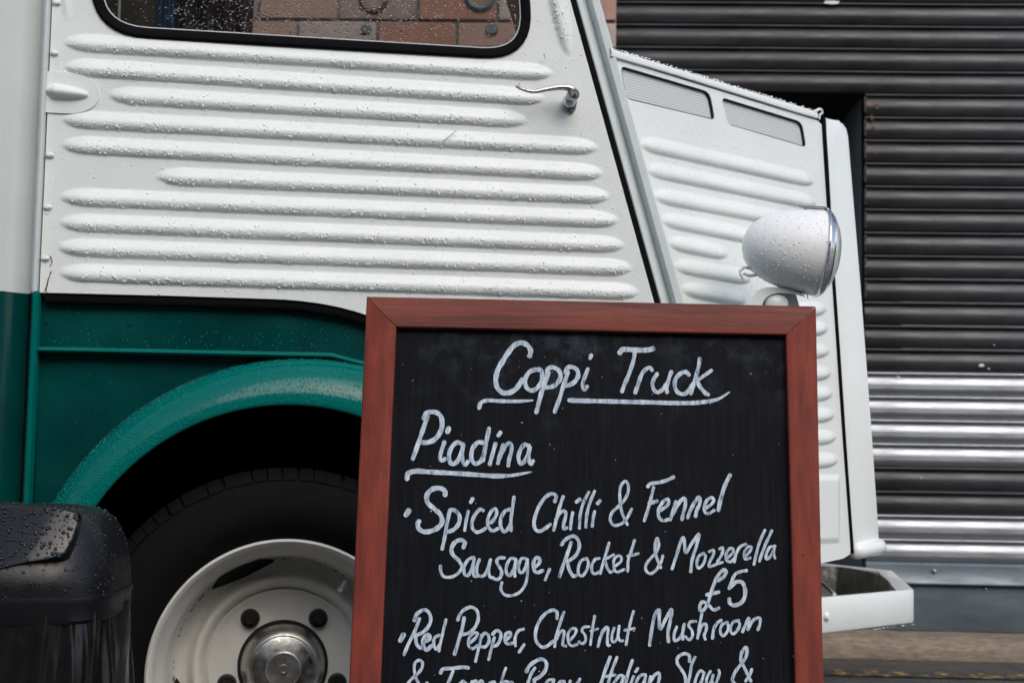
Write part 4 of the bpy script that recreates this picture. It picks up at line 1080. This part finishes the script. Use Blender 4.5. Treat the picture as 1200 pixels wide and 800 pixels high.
rail('frame_rail', [(TLo.x + .0003, TLo.z), (TRo.x - .0003, TRo.z), (TRi.x, TRi.z), (TLi.x, TLi.z)], M['frame_h'])
g = .0004
lo_x, li_x, ro_x, ri_x = ex(xLo, zA, TLo.z), ex(xLi, zB, TLi.z), ex(xRo, zA, TRo.z), ex(xRi, zB, TRi.z)
rail('frame_stile', [(TLo.x - g, TLo.z - g), (TLi.x - g, TLi.z - g), (li_x, zB), (lo_x, zA)], M['frame_v'])
rail('frame_stile', [(TRi.x + g, TRi.z - g), (TRo.x + g, TRo.z - g), (ro_x, zA), (ri_x, zB)], M['frame_v'])
rail('frame_rail', [(li_x + g, zB), (ri_x - g, zB), (ro_x - g, zA), (lo_x + g, zA)], M['frame_h'])
# blackboard panel (own object axes so that the grain runs down the board)
PD = .010
pnl = mk('blackboard', [(TLi.x - .006, PD, zB - .01), (TRi.x + .012, PD, zB - .01), (TRi.x + .006, PD, TRi.z + .01), (TLi.x - .006, PD, TLi.z + .006), (TLi.x - .006, PD + .006, zB - .01), (TRi.x + .012, PD + .006, zB - .01), (TRi.x + .006, PD + .006, TRi.z + .01), (TLi.x - .006, PD + .006, TLi.z + .006)],
         [(0, 1, 2, 3), (4, 7, 6, 5), (0, 4, 5, 1), (2, 6, 7, 3), (1, 5, 6, 2), (0, 3, 7, 4)], M['board'], board, 0)
pnl.matrix_local = BL_
# rear leaf of the A-board, hinged at the top
bm = bmesh.new(); wv = TRo.x - TLo.x; zt0 = bt.z - .02; yb = .05
Mrear = Matrix.Translation((0, .032, zt0)) @ Matrix.Rotation(R(14), 4, 'X')
ln = zt0 / math.cos(R(14)) - .01
for (nm, lo_, hi_, mm) in (('rear_stile', (-wv / 2, 0, -ln), (-wv / 2 + .036, .022, 0), 'frame_v'), ('rear_stile', (wv / 2 - .036, 0, -ln), (wv / 2, .022, 0), 'frame_v'), ('rear_rail', (-wv / 2 + .037, 0, -.036), (wv / 2 - .037, .022, 0), 'frame_h'), ('rear_rail', (-wv / 2 + .037, 0, -ln + .05), (wv / 2 - .037, .022, -ln + .086), 'frame_h'), ('rear_panel', (-wv / 2 + .03, .008, -ln + .08), (wv / 2 - .03, .013, -.03), 'board')):
    bm = bmesh.new(); box(bm, lo_, hi_, .001 if nm == 'rear_panel' else .002, M=Mrear); mkb(nm, bm, M[mm], board)
# marks on the frame: nail holes, a knock, worn dark spots
for (px, py, r_) in ((941, 650, .0012), (930, 769, .0020), (447, 692, .0006)):
    p = Bx(px, py, -.0004); blob(p, r_, r_ * .8, board, M['slot'], 8, 'nail_hole').matrix_local = BL_
# fresh beads on the frame and specks on the board
pts = []; 
for i in range(240):
    px = random.uniform(432, 954); t = random.random()
    py = np.interp(px, [430, 956], [347, 358.5]) + (random.uniform(0, 5) if t < .6 else random.uniform(3, 33)); pts.append(Bx(px, py, -.0002))
for i in range(90):
    py = random.uniform(360, 800); px = random.choice([random.uniform(428 - (py - 347) * .046, 460 - (py - 347) * .042), random.uniform(924 + (py - 358) * .024, 954 + (py - 358) * .02)]); pts.append(Bx(px, py, -.0002))
o = drops('rain_beads', pts, np.tile([0, -1., 0], (len(pts), 1)), .0003 + .0007 * rng.random(len(pts)) ** 2.5, M['water'], board); o.matrix_local = BL_

# ---- handwriting: pen strokes traced as centre lines; windows of the photo at 8x etc.
def W(ox, oy, s): return (ox, oy, s)
A_ = W(550, 390, 8); T_ = W(710, 390, 8); P_w = W(470, 470, 1200 / 165); S_ = W(465, 560, 8); C_ = W(610, 550, 8); F_ = W(745, 540, 8); U_ = W(505, 610, 8); K_ = W(640, 600, 8); Z_ = W(775, 610, 8); R_w = W(460, 700, 8); N_w = W(600, 700, 8); H_w = W(750, 690, 8)
a1 = W(470, 740, 40 / 3); a2 = W(560, 740, 40 / 3); a3 = W(690, 740, 40 / 3); a4 = W(780, 740, 40 / 3)
TXT = [
 ('Coppi', A_, [(48, [(565,218),(574,165),(540,112),(475,92),(412,125),(360,190),(310,270),(265,350),(248,440),(262,510),(310,558),(370,560),(430,530),(470,480),(500,435)]),
   (42, [(625,343),(565,365),(525,430),(530,500),(575,540),(630,520),(670,470),(685,400),(668,348),(610,342)]),
   (42, [(745,372),(710,460),(670,580),(628,745)]), (42, [(728,385),(737,338),(780,322),(838,350),(855,410),(825,470),(770,505),(700,510)]),
   (40, [(925,365),(890,470),(850,600),(800,740)]), (42, [(903,375),(917,330),(960,318),(1008,345),(1020,400),(990,455),(935,488),(890,490)]),
   (36, [(1112,335),(1083,410),(1063,480),(1075,530),(1106,500)]), (38, [(1142,208),(1132,238)])]),
 ('Truck', T_, [(48, [(128,188),(160,155),(250,158),(340,162),(400,158),(446,146)]), (38, [(272,175),(255,270),(215,390),(180,470),(150,550)]),
   (38, [(275,560),(303,480),(330,400),(368,345),(410,325),(434,350)]), (38, [(482,382),(446,440),(440,505),(475,555),(530,532),(562,485)]), (36, [(615,362),(590,430),(572,500),(574,560)]),
   (40, [(780,393),(750,366),(700,380),(655,430),(645,500),(680,560),(740,570),(790,520),(825,465)]),
   (36, [(880,238),(868,320),(840,420),(815,510),(797,570)]), (34, [(990,350),(920,400),(860,440)]), (40, [(850,430),(880,500),(930,560),(960,578)])]),
 ('underline', A_, [(38, [(92,705),(108,655),(170,632),(300,638),(450,640),(590,632)], 'taper')]),
 ('underline', A_, [(44, [(935,630),(1080,636),(1280,640),(1480,645),(1700,650),(1900,656),(2100,655),(2240,640),(2340,616),(2430,560)], 'taper')]),
 ('Piadina', P_w, [(38, [(228,128),(190,230),(150,350),(100,490)]), (42, [(193,148),(215,105),(270,90),(330,115),(350,180),(335,260),(285,325),(225,350),(170,350)]),
   (34, [(370,345),(345,420),(332,480),(350,505),(378,488)]), (42, [(407,228),(394,262)]),
   (38, [(532,370),(480,350),(432,390),(408,460),(425,530),(470,520),(510,450),(530,380)]), (34, [(530,372),(520,450),(528,520),(550,540),(572,510)]),
   (38, [(700,352),(650,352),(607,410),(600,490),(630,530),(680,510),(712,440)]), (36, [(750,230),(730,330),(710,430),(698,505)]),
   (34, [(805,360),(785,430),(765,500),(755,540)]), (36, [(848,264),(828,292)]),
   (34, [(872,370),(850,430),(825,530)]), (34, [(840,480),(865,425),(900,368),(936,362),(940,420),(920,500),(914,550)]),
   (36, [(1092,380),(1050,370),(1015,420),(1000,480),(1020,530),(1060,500),(1090,430),(1095,385)]), (32, [(1100,390),(1088,450),(1093,520),(1112,532),(1126,505)])]),
 ('underline', P_w, [(44, [(50,662),(62,615),(130,594),(220,600),(400,610),(600,622),(800,636),(950,630),(1100,603)], 'taper')]),
 ('bullet', S_, [(50, [(115,300),(85,347)])]),
 ('Spiced', S_, [(46, [(452,160),(452,120),(400,93),(330,105),(282,160),(290,230),(350,285),(408,340),(425,410),(390,460),(320,495),(250,500),(205,470),(196,425),(210,402)]),
   (34, [(495,320),(470,430),(450,550),(425,665)]), (38, [(485,340),(505,298),(545,302),(583,345),(588,400),(558,460),(505,495),(455,502)]),
   (30, [(670,308),(650,400),(636,490)]), (34, [(712,190),(692,228)]),
   (34, [(812,303),(780,292),(735,340),(705,410),(710,470),(750,505),(800,490),(832,468)]),
   (32, [(885,418),(925,360),(938,310),(918,287),(880,320),(852,390),(862,460),(900,493),(950,470)]),
   (34, [(1062,290),(1012,312),(975,380),(975,450),(1005,500),(1045,470),(1068,420)]), (32, [(1100,175),(1085,280),(1070,390),(1072,492)])]),
 ('Chilli', C_, [(34, [(320,300),(334,250),(298,226),(240,252),(180,330),(142,420),(126,500),(140,560),(185,575),(235,547),(280,512)]),
   (32, [(400,250),(370,340),(340,450),(310,568)]), (32, [(330,470),(372,402),(415,388),(424,430),(406,500),(406,553),(436,545)]),
   (30, [(490,400),(475,480),(468,558)]), (36, [(558,276),(522,303)]), (30, [(640,210),(590,310),(560,420),(552,550)]), (30, [(695,200),(650,310),(622,420),(612,540)]),
   (30, [(695,390),(680,460),(672,532)]), (36, [(745,290),(722,318)])]),
 ('ampersand', C_, [(29, [(1042,368),(1012,430),(970,490),(910,520),(865,515),(840,460),(860,400),(910,350),(970,290),(1005,220),(1010,150),(985,110),(947,140),(930,210),(935,310),(950,400),(980,470),(1002,515)])]),
 ('Fennel', F_, [(34, [(112,240),(140,212),(220,200),(290,180),(357,148)]), (30, [(168,245),(145,340),(115,450),(80,560)]), (36, [(125,397),(160,386),(200,373)]),
   (32, [(232,462),(290,420),(312,380),(292,356),(250,390),(216,450),(216,520),(255,558),(312,543)]), (30, [(377,377),(350,460),(325,553)]), (34, [(345,500),(385,425),(430,362),(460,352),(465,410),(445,490),(435,548)]),
   (30, [(545,395),(515,450),(487,533)]), (34, [(500,490),(535,415),(580,347),(600,345),(600,400),(572,460),(560,518)]),
   (30, [(658,442),(710,402),(733,362),(708,341),(665,370),(642,430),(652,482),(690,488),(735,460)]), (38, [(885,130),(840,220),(800,340),(775,462)])]),
 ('Sausage', U_, [(40, [(305,250),(316,200),(280,178),(225,200),(192,260),(205,315),(262,370)]), (30, [(262,370),(290,430),(255,490),(190,525),(120,520),(92,470),(90,420)]),
   (30, [(402,340),(350,362),(312,430),(317,500),(350,508),(385,440),(405,360)]), (30, [(405,352),(395,430),(400,508),(430,520)]),
   (30, [(455,360),(430,430),(435,498),(480,518),(520,480),(560,360)]), (30, [(560,360),(542,450),(550,518),(575,532)]),
   (32, [(690,345),(640,347),(617,380),(640,430),(663,470),(652,528),(615,548),(575,530)]),
   (30, [(800,360),(750,352),(712,410),(707,480),(740,513),(775,450),(800,370)]), (30, [(800,372),(785,450),(787,520)]),
   (28, [(905,360),(850,352),(822,420),(832,478),(862,478),(890,420),(905,360)]), (28, [(905,360),(905,480),(890,580),(840,660),(760,698),(690,690),(656,640),(666,575)]),
   (34, [(975,430),(1015,395),(1018,352),(985,347),(962,390),(967,460),(1000,483),(1050,463)]), (28, [(1113,450),(1070,553)])]),
 ('Rocket', K_, [(34, [(143,303),(185,252),(255,222),(300,260),(310,330),(280,400),(222,447),(195,457)]), (34, [(235,280),(195,400),(155,510),(125,603)]), (34, [(200,460),(215,530),(250,593),(280,592)]),
   (28, [(382,430),(330,452),(302,520),(307,583),(345,590),(385,530),(395,462),(372,430)]), (28, [(500,430),(457,442),(427,500),(432,558),(460,575),(502,555)]),
   (28, [(590,285),(560,390),(530,490),(508,573)]), (26, [(635,395),(580,425),(545,445)]), (28, [(550,445),(570,510),(598,558),(622,553)]),
   (26, [(648,502),(700,460),(703,417),(675,407),(637,440),(632,510),(662,558),(735,533)]), (28, [(830,260),(795,370),(770,450),(765,553)]), (28, [(765,412),(810,400),(865,385)])]),
 ('ampersand', K_, [(28, [(1095,405),(1075,470),(1030,540),(980,573),(937,545),(937,490),(980,430),(1035,370),(1056,300),(1043,243),(1025,280),(1022,370),(1050,460),(1075,520)])]),
 ('Mozzerella', Z_, [(30, [(100,450),(140,330),(180,200),(208,155),(218,220),(230,298),(280,220),(352,122),(330,230),(290,360),(275,478)]),
   (27, [(402,302),(352,330),(332,400),(352,443),(395,400),(414,330),(390,300)]), (27, [(448,287),(488,274),(488,315),(460,370),(448,425),(505,412)]), (27, [(545,262),(577,252),(568,310),(525,385)]), (25, [(505,408),(540,398),(576,386)]),
   (28, [(620,345),(668,300),(673,262),(637,262),(607,310),(612,368),(650,383),(674,360)]), (28, [(685,385),(700,310),(740,242),(795,216)]),
   (26, [(790,330),(833,282),(843,243),(807,246),(777,300),(787,358),(835,345)]), (28, [(972,85),(920,200),(890,310),(868,408)]), (28, [(1037,90),(985,200),(945,300),(920,378)]),
   (28, [(1062,235),(1012,252),(982,320),(987,358),(1025,330),(1055,270)]), (26, [(1066,232),(1052,300),(1066,350)])]),
 ('price', Z_, [(32, [(530,560),(588,520),(608,472),(585,457),(532,510),(490,600),(462,690),(435,770),(400,830),(365,840),(362,790),(393,757),(445,790),(490,832),(540,815)]), (34, [(425,692),(480,680),(540,665)]),
   (30, [(800,465),(740,475),(692,500),(662,560),(635,635)]), (38, [(638,630),(700,572),(758,577),(785,640),(778,720),(740,772),(680,790),(642,768),(636,728)])]),
 ('bullet', R_w, [(46, [(105,342),(72,402)])]),
 ('Red', R_w, [(34, [(203,215),(230,150),(300,112),(348,150),(356,220),(320,290),(262,335),(210,352)]), (32, [(252,192),(210,310),(150,430),(107,533)]), (34, [(215,350),(225,430),(262,470),(295,462)]),
   (38, [(295,410),(338,392),(347,352),(312,352),(287,400),(292,460),(320,488),(365,450)]), (30, [(440,350),(397,372),(385,430),(408,480),(440,440)]), (28, [(502,203),(475,310),(450,420),(435,500)])]),
 ('Pepper', R_w, [(32, [(610,208),(650,130),(730,87),(790,120),(803,200),(770,280),(710,330),(635,347)]), (34, [(672,185),(650,300),(620,400),(580,530)]),
   (28, [(725,424),(780,372),(797,332),(760,330),(717,380),(715,450),(755,475),(802,440)]), (28, [(835,345),(812,450),(777,598)]), (30, [(832,370),(862,330),(898,350),(903,410),(870,458),(828,458)]),
   (28, [(955,370),(930,460),(902,580)]), (32, [(937,342),(975,307),(1013,330),(1008,390),(980,440),(936,456)]), (30, [(1067,394),(1108,352),(1098,322),(1062,340),(1055,400),(1080,433),(1132,420)]),
   (28, [(1152,450),(1150,372),(1180,310),(1230,292)]), (28, [(1235,436),(1186,510)])]),
 ('Chestnut', N_w, [(32, [(423,195),(420,132),(380,115),(310,150),(250,230),(220,330),(230,410),(280,460),(332,450),(388,403)]),
   (28, [(487,133),(450,240),(415,360),(400,458)]), (28, [(415,390),(450,322),(488,312),(480,380),(477,440),(505,452)]), (26, [(538,402),(590,342),(600,292),(560,290),(525,340),(532,420),(565,450),(612,435)]),
   (26, [(725,270),(672,276),(657,310),(685,350),(690,400),(660,430),(625,410)]), (26, [(775,170),(755,290),(735,440)]), (26, [(738,312),(805,290)]),
   (26, [(852,300),(830,370),(805,458)]), (28, [(815,410),(842,340),(880,277),(900,290),(895,370),(895,438),(917,445)]), (26, [(960,280),(940,340),(936,400),(960,410),(990,370),(1005,262)]), (26, [(1005,262),(995,350),(1012,400),(1042,400)]),
   (27, [(1140,125),(1110,230),(1085,340),(1070,440)]), (26, [(1055,305),(1150,285)])]),
 ('Mushroom', H_w, [(32, [(90,525),(110,380),(140,240),(180,192),(180,280),(190,373),(240,280),(295,187),(285,290),(262,400),(267,493)]),
   (28, [(345,350),(320,420),(325,480),(370,460),(400,400),(415,325)]), (28, [(415,325),(400,400),(402,470)]), (28, [(525,300),(472,306),(457,340),(488,390),(490,440),(460,473),(425,442)]),
   (28, [(580,230),(560,330),(540,460)]), (28, [(547,425),(580,342),(620,328),(620,380),(602,430),(612,470)]), (30, [(680,460),(690,380),(720,320),(762,290)]),
   (27, [(822,310),(772,330),(752,390),(775,438),(815,400),(830,342),(808,306)]), (27, [(927,290),(872,310),(847,370),(867,418),(910,390),(935,332),(918,290)]),
   (28, [(960,400),(990,330),(1020,268),(1020,320),(1010,380)]), (28, [(1015,372),(1060,292),(1120,267),(1125,320),(1105,380)])]),
 ('ampersand', a1, [(48, [(60,1000),(40,920),(110,800),(200,700),(270,640),(330,550),(330,470),(280,440),(220,480),(205,560),(225,680),(270,800),(330,920),(380,1000)]), (50, [(405,790),(380,850),(330,940)])]),
 ('Tomato', a1, [(58, [(615,642),(660,578),(800,567),(960,548),(1052,560)]), (52, [(812,612),(760,740),(700,900),(660,1010)]),
   (50, [(970,765),(910,820),(890,900),(930,960),(1000,900),(1020,820),(975,765)]), (48, [(1110,770),(1080,880),(1050,990)]), (48, [(1090,840),(1150,765),(1190,790),(1165,900),(1150,980)]), (48, [(1170,860),(1240,765),(1280,790),(1260,900),(1250,980)]),
   (48, [(1460,775),(1390,800),(1340,890),(1370,950),(1430,890),(1465,790)]), (44, [(1465,790),(1445,880),(1470,950)]),
   (42, [(1638,560),(1600,660),(1565,800),(1545,940)]), (42, [(1560,790),(1620,770),(1680,775)]), (46, [(1725,775),(1670,820),(1650,900),(1690,950),(1740,890),(1755,820),(1720,775)])]),
 ('Ragu', a2, [(58, [(757,622),(800,535),(900,455),(1000,423),(1068,480),(1060,580),(990,680),(880,745)]), (50, [(892,560),(830,660),(780,800),(740,930)]), (50, [(875,740),(900,840),(960,940)]),
   (46, [(1190,745),(1110,750),(1050,830),(1040,910),(1090,920),(1150,840),(1185,760)]), (44, [(1185,760),(1170,850),(1190,920)]),
   (46, [(1350,765),(1280,780),(1240,860),(1260,930),(1310,900),(1350,790)]), (44, [(1352,780),(1345,900),(1300,1020)]),
   (46, [(1445,760),(1420,850),(1430,920),(1490,900),(1540,820),(1595,730)]), (44, [(1590,740),(1560,830),(1550,920)])]),
 ('Italian', a3, [(54, [(335,388),(270,560),(190,800),(140,930)]), (48, [(440,392),(400,500),(350,640),(300,800),(275,900)]), (50, [(265,695),(340,680),(412,668)]),
   (48, [(540,690),(490,675),(430,740),(385,830),(390,910),(440,900),(500,810),(545,700)]), (46, [(545,690),(520,800),(530,900)]), (50, [(682,440),(620,620),(580,800),(570,920)]),
   (46, [(700,690),(660,800),(640,910)]), (46, [(768,565),(728,622)]), (48, [(885,665),(820,672),(760,740),(730,830),(750,910),(810,880),(880,740)]), (46, [(890,680),(868,800),(880,910)]),
   (46, [(965,690),(940,800),(920,910)]), (50, [(950,790),(1035,665),(1100,645),(1102,720),(1080,820),(1075,910)])]),
 ('Slaw', a4, [(52, [(375,462),(370,372),(310,337),(230,362),(180,420),(190,500),(250,590),(300,680),(315,790),(280,880),(200,910)]), (46, [(462,390),(410,500),(385,650),(352,800),(340,910)]),
   (44, [(590,625),(540,602),(492,680),(460,780),(470,850),(520,840),(580,720)]), (42, [(602,632),(580,710),(560,800),(575,860)]), (44, [(702,610),(650,700),(637,790),(660,840),(710,780),(740,680)]), (44, [(742,670),(725,770),(740,830),(790,790),(840,650),(830,592)])]),
 ('ampersand', H_w, [(31, [(900,900),(865,850),(880,800),(905,755),(945,705),(990,640),(1005,570),(990,545),(955,590),(945,660),(972,720),(1010,800),(1040,860)]), (29, [(1048,748),(1030,800),(990,860)])]),
]
cnt = 0
for (word, (ox, oy, s), strokes) in TXT:
    V, F = [], []
    for st in strokes:
        wd, pts = st[0], st[1]; taper = len(st) > 2
        px = [(ox + x / s, oy + y / s) for x, y in pts]
        c = catmull(px, 7); n = len(c); hw = wd / s / 2 * .95
        cnt += 1; lift = PD - .0005 - (cnt % 60) * .000012
        base = len(V)
        ph = random.random() * 9
        tg = []
        for i in range(n):
            t = c[min(i + 1, n - 1)] - c[max(i - 1, 0)]; t = t / (np.linalg.norm(t) + 1e-9); tg.append(t)
        # rounded pen ends
        cc = [c[0] - tg[0] * hw * .8] + [c[0] - tg[0] * hw * .45] + list(c) + [c[-1] + tg[-1] * hw * .45] + [c[-1] + tg[-1] * hw * .8]
        ws = [hw * .38, hw * .82] + [hw * (1 + .07 * math.sin(i * .7 + ph) + random.uniform(-.05, .05)) for i in range(n)] + [hw * .80, hw * .35]
        tt2 = [tg[0], tg[0]] + tg + [tg[-1], tg[-1]]
        m3 = len(cc)
        for i in range(m3):
            t = tt2[i]; nn = np.array([-t[1], t[0]]); w1 = ws[i]
            w1 *= 1 + .12 * (abs(t[0] * .5 - t[1] * .5) - .35)
            if taper: w1 *= np.interp(i / m3, [0, .06, .12, .75, 1], [.7, 1.15, 1, .9, .28])
            rag = random.uniform(-.05, .05) * hw if (i % 2) else 0
            for sd_ in (-1, 1):
                q = cc[i] + nn * (w1 + rag) * sd_; V.append(tuple(hit(q[0], q[1], BM_, lift)))
            b_ = V[-2:]
        for i in range(m3 - 1):
            a_ = base + 2 * i; F.append((a_, a_ + 1, a_ + 3, a_ + 2))
    o = mk('lettering', V, F, M['chalk'], board, 0); o.matrix_local = BL_
    o['label'] = {'underline': 'chalk underline stroke', 'bullet': 'chalk bullet dot', 'ampersand': 'chalk ampersand', 'price': 'chalk price of five pounds'}.get(word, 'chalk word ' + word)
# chalk specks
V, F = [], []
for i in range(90):
    px, py = random.uniform(470, 918), random.uniform(400, 800); c = Bx(px, py, PD - .0004); r_ = random.choice([.0003, .0004, .0005, .0008]) * random.uniform(.6, 1.2)
    b_ = len(V)
    for k in range(6): V.append((c.x + r_ * math.cos(k * 1.047) * random.uniform(.6, 1.5), c.y, c.z + r_ * math.sin(k * 1.047)))
    F.append(tuple(range(b_, b_ + 6)))
o = mk('chalk_specks', V, F, M['chalk'], board, 0); o.matrix_local = BL_; o['kind'] = 'stuff'

# ------------------------------------------------------------------ waste bin, lower left
DB = 1.72
tr_ = at_depth(140, 676, DB)
BN = Matrix.Translation((tr_.x - .20, DB + .0, 0)) @ Matrix.Rotation(R(4), 4, 'Z')
bn = thing('waste_bin', BN, 'black plastic waste bin with domed lid and bin bag at the lower left', 'bin')
zr_ = at_depth(70, 693, DB).z; ztp = at_depth(50, 592, DB + .08).z
HWX = .20; HWY = .14
def sup(a, p): c, s = math.cos(a), math.sin(a); return (math.copysign(abs(c) ** p, c), math.copysign(abs(s) ** p, s))
V, F = [], []; NS = 96
levels = []
H_ = ztp - zr_
for i in range(19):
    t = i / 18; ph = t * math.pi / 2
    levels.append((math.cos(ph) ** .42 if t < 1 else .001, math.sin(ph) ** .95, ))
prof_ = [(1.0, 0.0), (1.0, .1), (.995, .22), (.985, .36), (.965, .5), (.935, .63), (.89, .75), (.83, .85), (.75, .92), (.64, .965), (.5, .985), (.3, .997), (.02, 1.0)]
prof_ = [(0, 1, 1), (.1, 1, 1), (.2, .998, .998), (.36, .99, .945), (.5, .978, .89), (.63, .96, .84), (.75, .935, .79), (.85, .90, .745), (.92, .855, .69), (.97, .79, .62), (.99, .70, .53), (1, .45, .32), (1.001, .02, .02)]
for (h, kx, ky) in prof_:
    for j in range(NS):
        c, s = sup(2 * math.pi * j / NS, .5); V.append((c * HWX * kx, s * HWY * ky, zr_ + .004 + h * H_))
for i in range(len(prof_) - 1):
    for j in range(NS): F.append((i * NS + j, i * NS + (j + 1) % NS, (i + 1) * NS + (j + 1) % NS, (i + 1) * NS + j))
F.append(tuple(range((len(prof_) - 1) * NS, len(prof_) * NS)))
lidb = mk('lid', V, F, M['plastic'], bn, 50)
# swing flap: flat glossy plate let into the front of the dome
fl_px = [(-60, 588), (60, 594), (93, 599), (90, 612), (85, 630), (78, 647), (70, 652), (50, 655), (20, 660), (-60, 684)]
BN_flap = BN @ Matrix.Translation((0, -HWY - .0015, zr_ + .004 + .2 * H_)) @ Matrix.Rotation(R(-math.degrees(math.atan(.30 * HWY * .52 / (.3 * H_ * .4 + 1e-9))) if False else -27), 4, 'X')
bm = bmesh.new(); prism(bm, [hit(a, b, BN_flap, 0) for a, b in fl_px], (0, 0, 0), (0, .02, 0), .003, 3); o = mkb('flap', bm, M['plastic_gloss'], bn, 40); o.matrix_local = inv(BN) @ BN_flap
# rim band
V, F = [], []
for (k, z) in ((.98, zr_ + .006), (1.012, zr_ + .004), (1.016, zr_ - .001), (1.008, zr_ - .004), (1.008, zr_ - .022), (.99, zr_ - .026)):
    for j in range(NS):
        c, s = sup(2 * math.pi * j / NS, .5); V.append((c * HWX * k, s * HWY * k, z))
for i in range(5):
    for j in range(NS): F.append((i * NS + j, i * NS + (j + 1) % NS, (i + 1) * NS + (j + 1) % NS, (i + 1) * NS + j))
mk('lid_rim', V, F, M['plastic'], bn, 40)
# bag hanging over the bin
V, F = [], []; NL = 40; NS2 = 220
for i in range(NL):
    t = i / (NL - 1); z = zr_ - .014 - t * (zr_ - .03)
    for j in range(NS2):
        a = 2 * math.pi * j / NS2; c, s = sup(a, .55)
        wv = 1.0 + .055 * math.sin(min(1, t * 3) * 1.5) + .010 * math.sin(a * 23 + 3 * t) * (1 - .3 * t) + .012 * math.sin(a * 11 + 4 * math.sin(t * 5)) + .006 * math.sin(a * 47 + 9 * t) - .05 * t
        V.append((c * HWX * wv, s * HWY * wv, z))
for i in range(NL - 1):
    for j in range(NS2): F.append((i * NS2 + j, i * NS2 + (j + 1) % NS2, (i + 1) * NS2 + (j + 1) % NS2, (i + 1) * NS2 + j))
mk('bin_bag', V, F, M['bag'], bn, 180)
# beads on the lid
ln_ = len(prof_) - 1; pts, nn = [], []
me = lidb.data
for i in range(1500):
    f_ = random.choice(me.polygons[:(ln_) * NS]); 
    if f_.normal.y > .3: continue
    vs3 = [me.vertices[k].co for k in f_.vertices]; u, v_ = random.random(), random.random()
    pts.append((vs3[0] * (1 - u) + vs3[1] * u) * (1 - v_) + (vs3[3] * (1 - u) + vs3[2] * u) * v_); n3 = Vector(f_.normal); 
    if n3.dot(Vector((pts[-1].x, pts[-1].y, .05))) < 0: n3 = -n3
    nn.append(n3)
drops('rain_beads', pts, nn, .0005 + .0016 * rng.random(len(pts)) ** 2.2, M['bead_dark'], bn)
pts = []
for i in range(330):
    p = hit(random.uniform(0, 90), random.uniform(594, 668), BN_flap, -.0003)
    if in_poly(np.array([[p.x, p.z]]), [(q.x, q.z) for q in [hit(a, b, BN_flap, 0) for a, b in fl_px]])[0]: pts.append(p)
o = drops('rain_beads', pts, np.tile([0, -1., 0], (len(pts), 1)), .0006 + .002 * rng.random(len(pts)) ** 2.4, M['bead_dark'], bn); o.matrix_local = inv(BN) @ BN_flap

# ------------------------------------------------------------------ building across the street (behind the photographer; it closes the street and shows in the wet paint)
ob = thing('street_building', Matrix.Translation((0, -9.0, 0)), 'plain pale rendered building across the street from the van', 'building')
M['far_brick'] = mat('far_render', (.20, .195, .185), .85, var=.2, vscale=3)
bm = bmesh.new(); box(bm, (-16, -6, 0), (16, 0, 6.5)); mkb('facade', bm, M['far_brick'], ob, 0)
M['far_glass'] = mat('far_window_glass', (.03, .035, .04), .08); 
me_f = None
for r_ in range(2):
    for c in range(9):
        bm = bmesh.new(); box(bm, (-.55, -.02, 0), (.55, .03, 1.5)); box(bm, (-.62, -.02, -.08), (.62, .10, -.002)) if False else None
        wo = mkb('window', bm, M['far_glass'], ob, 0, loc=(-13 + c * 3.2, 0, 1.1 + r_ * 2.6)); bm = bmesh.new(); box(bm, (-.62, 0, -.09), (.62, .10, -.003)); mkb('sill', bm, M['mortar'], wo, 0)
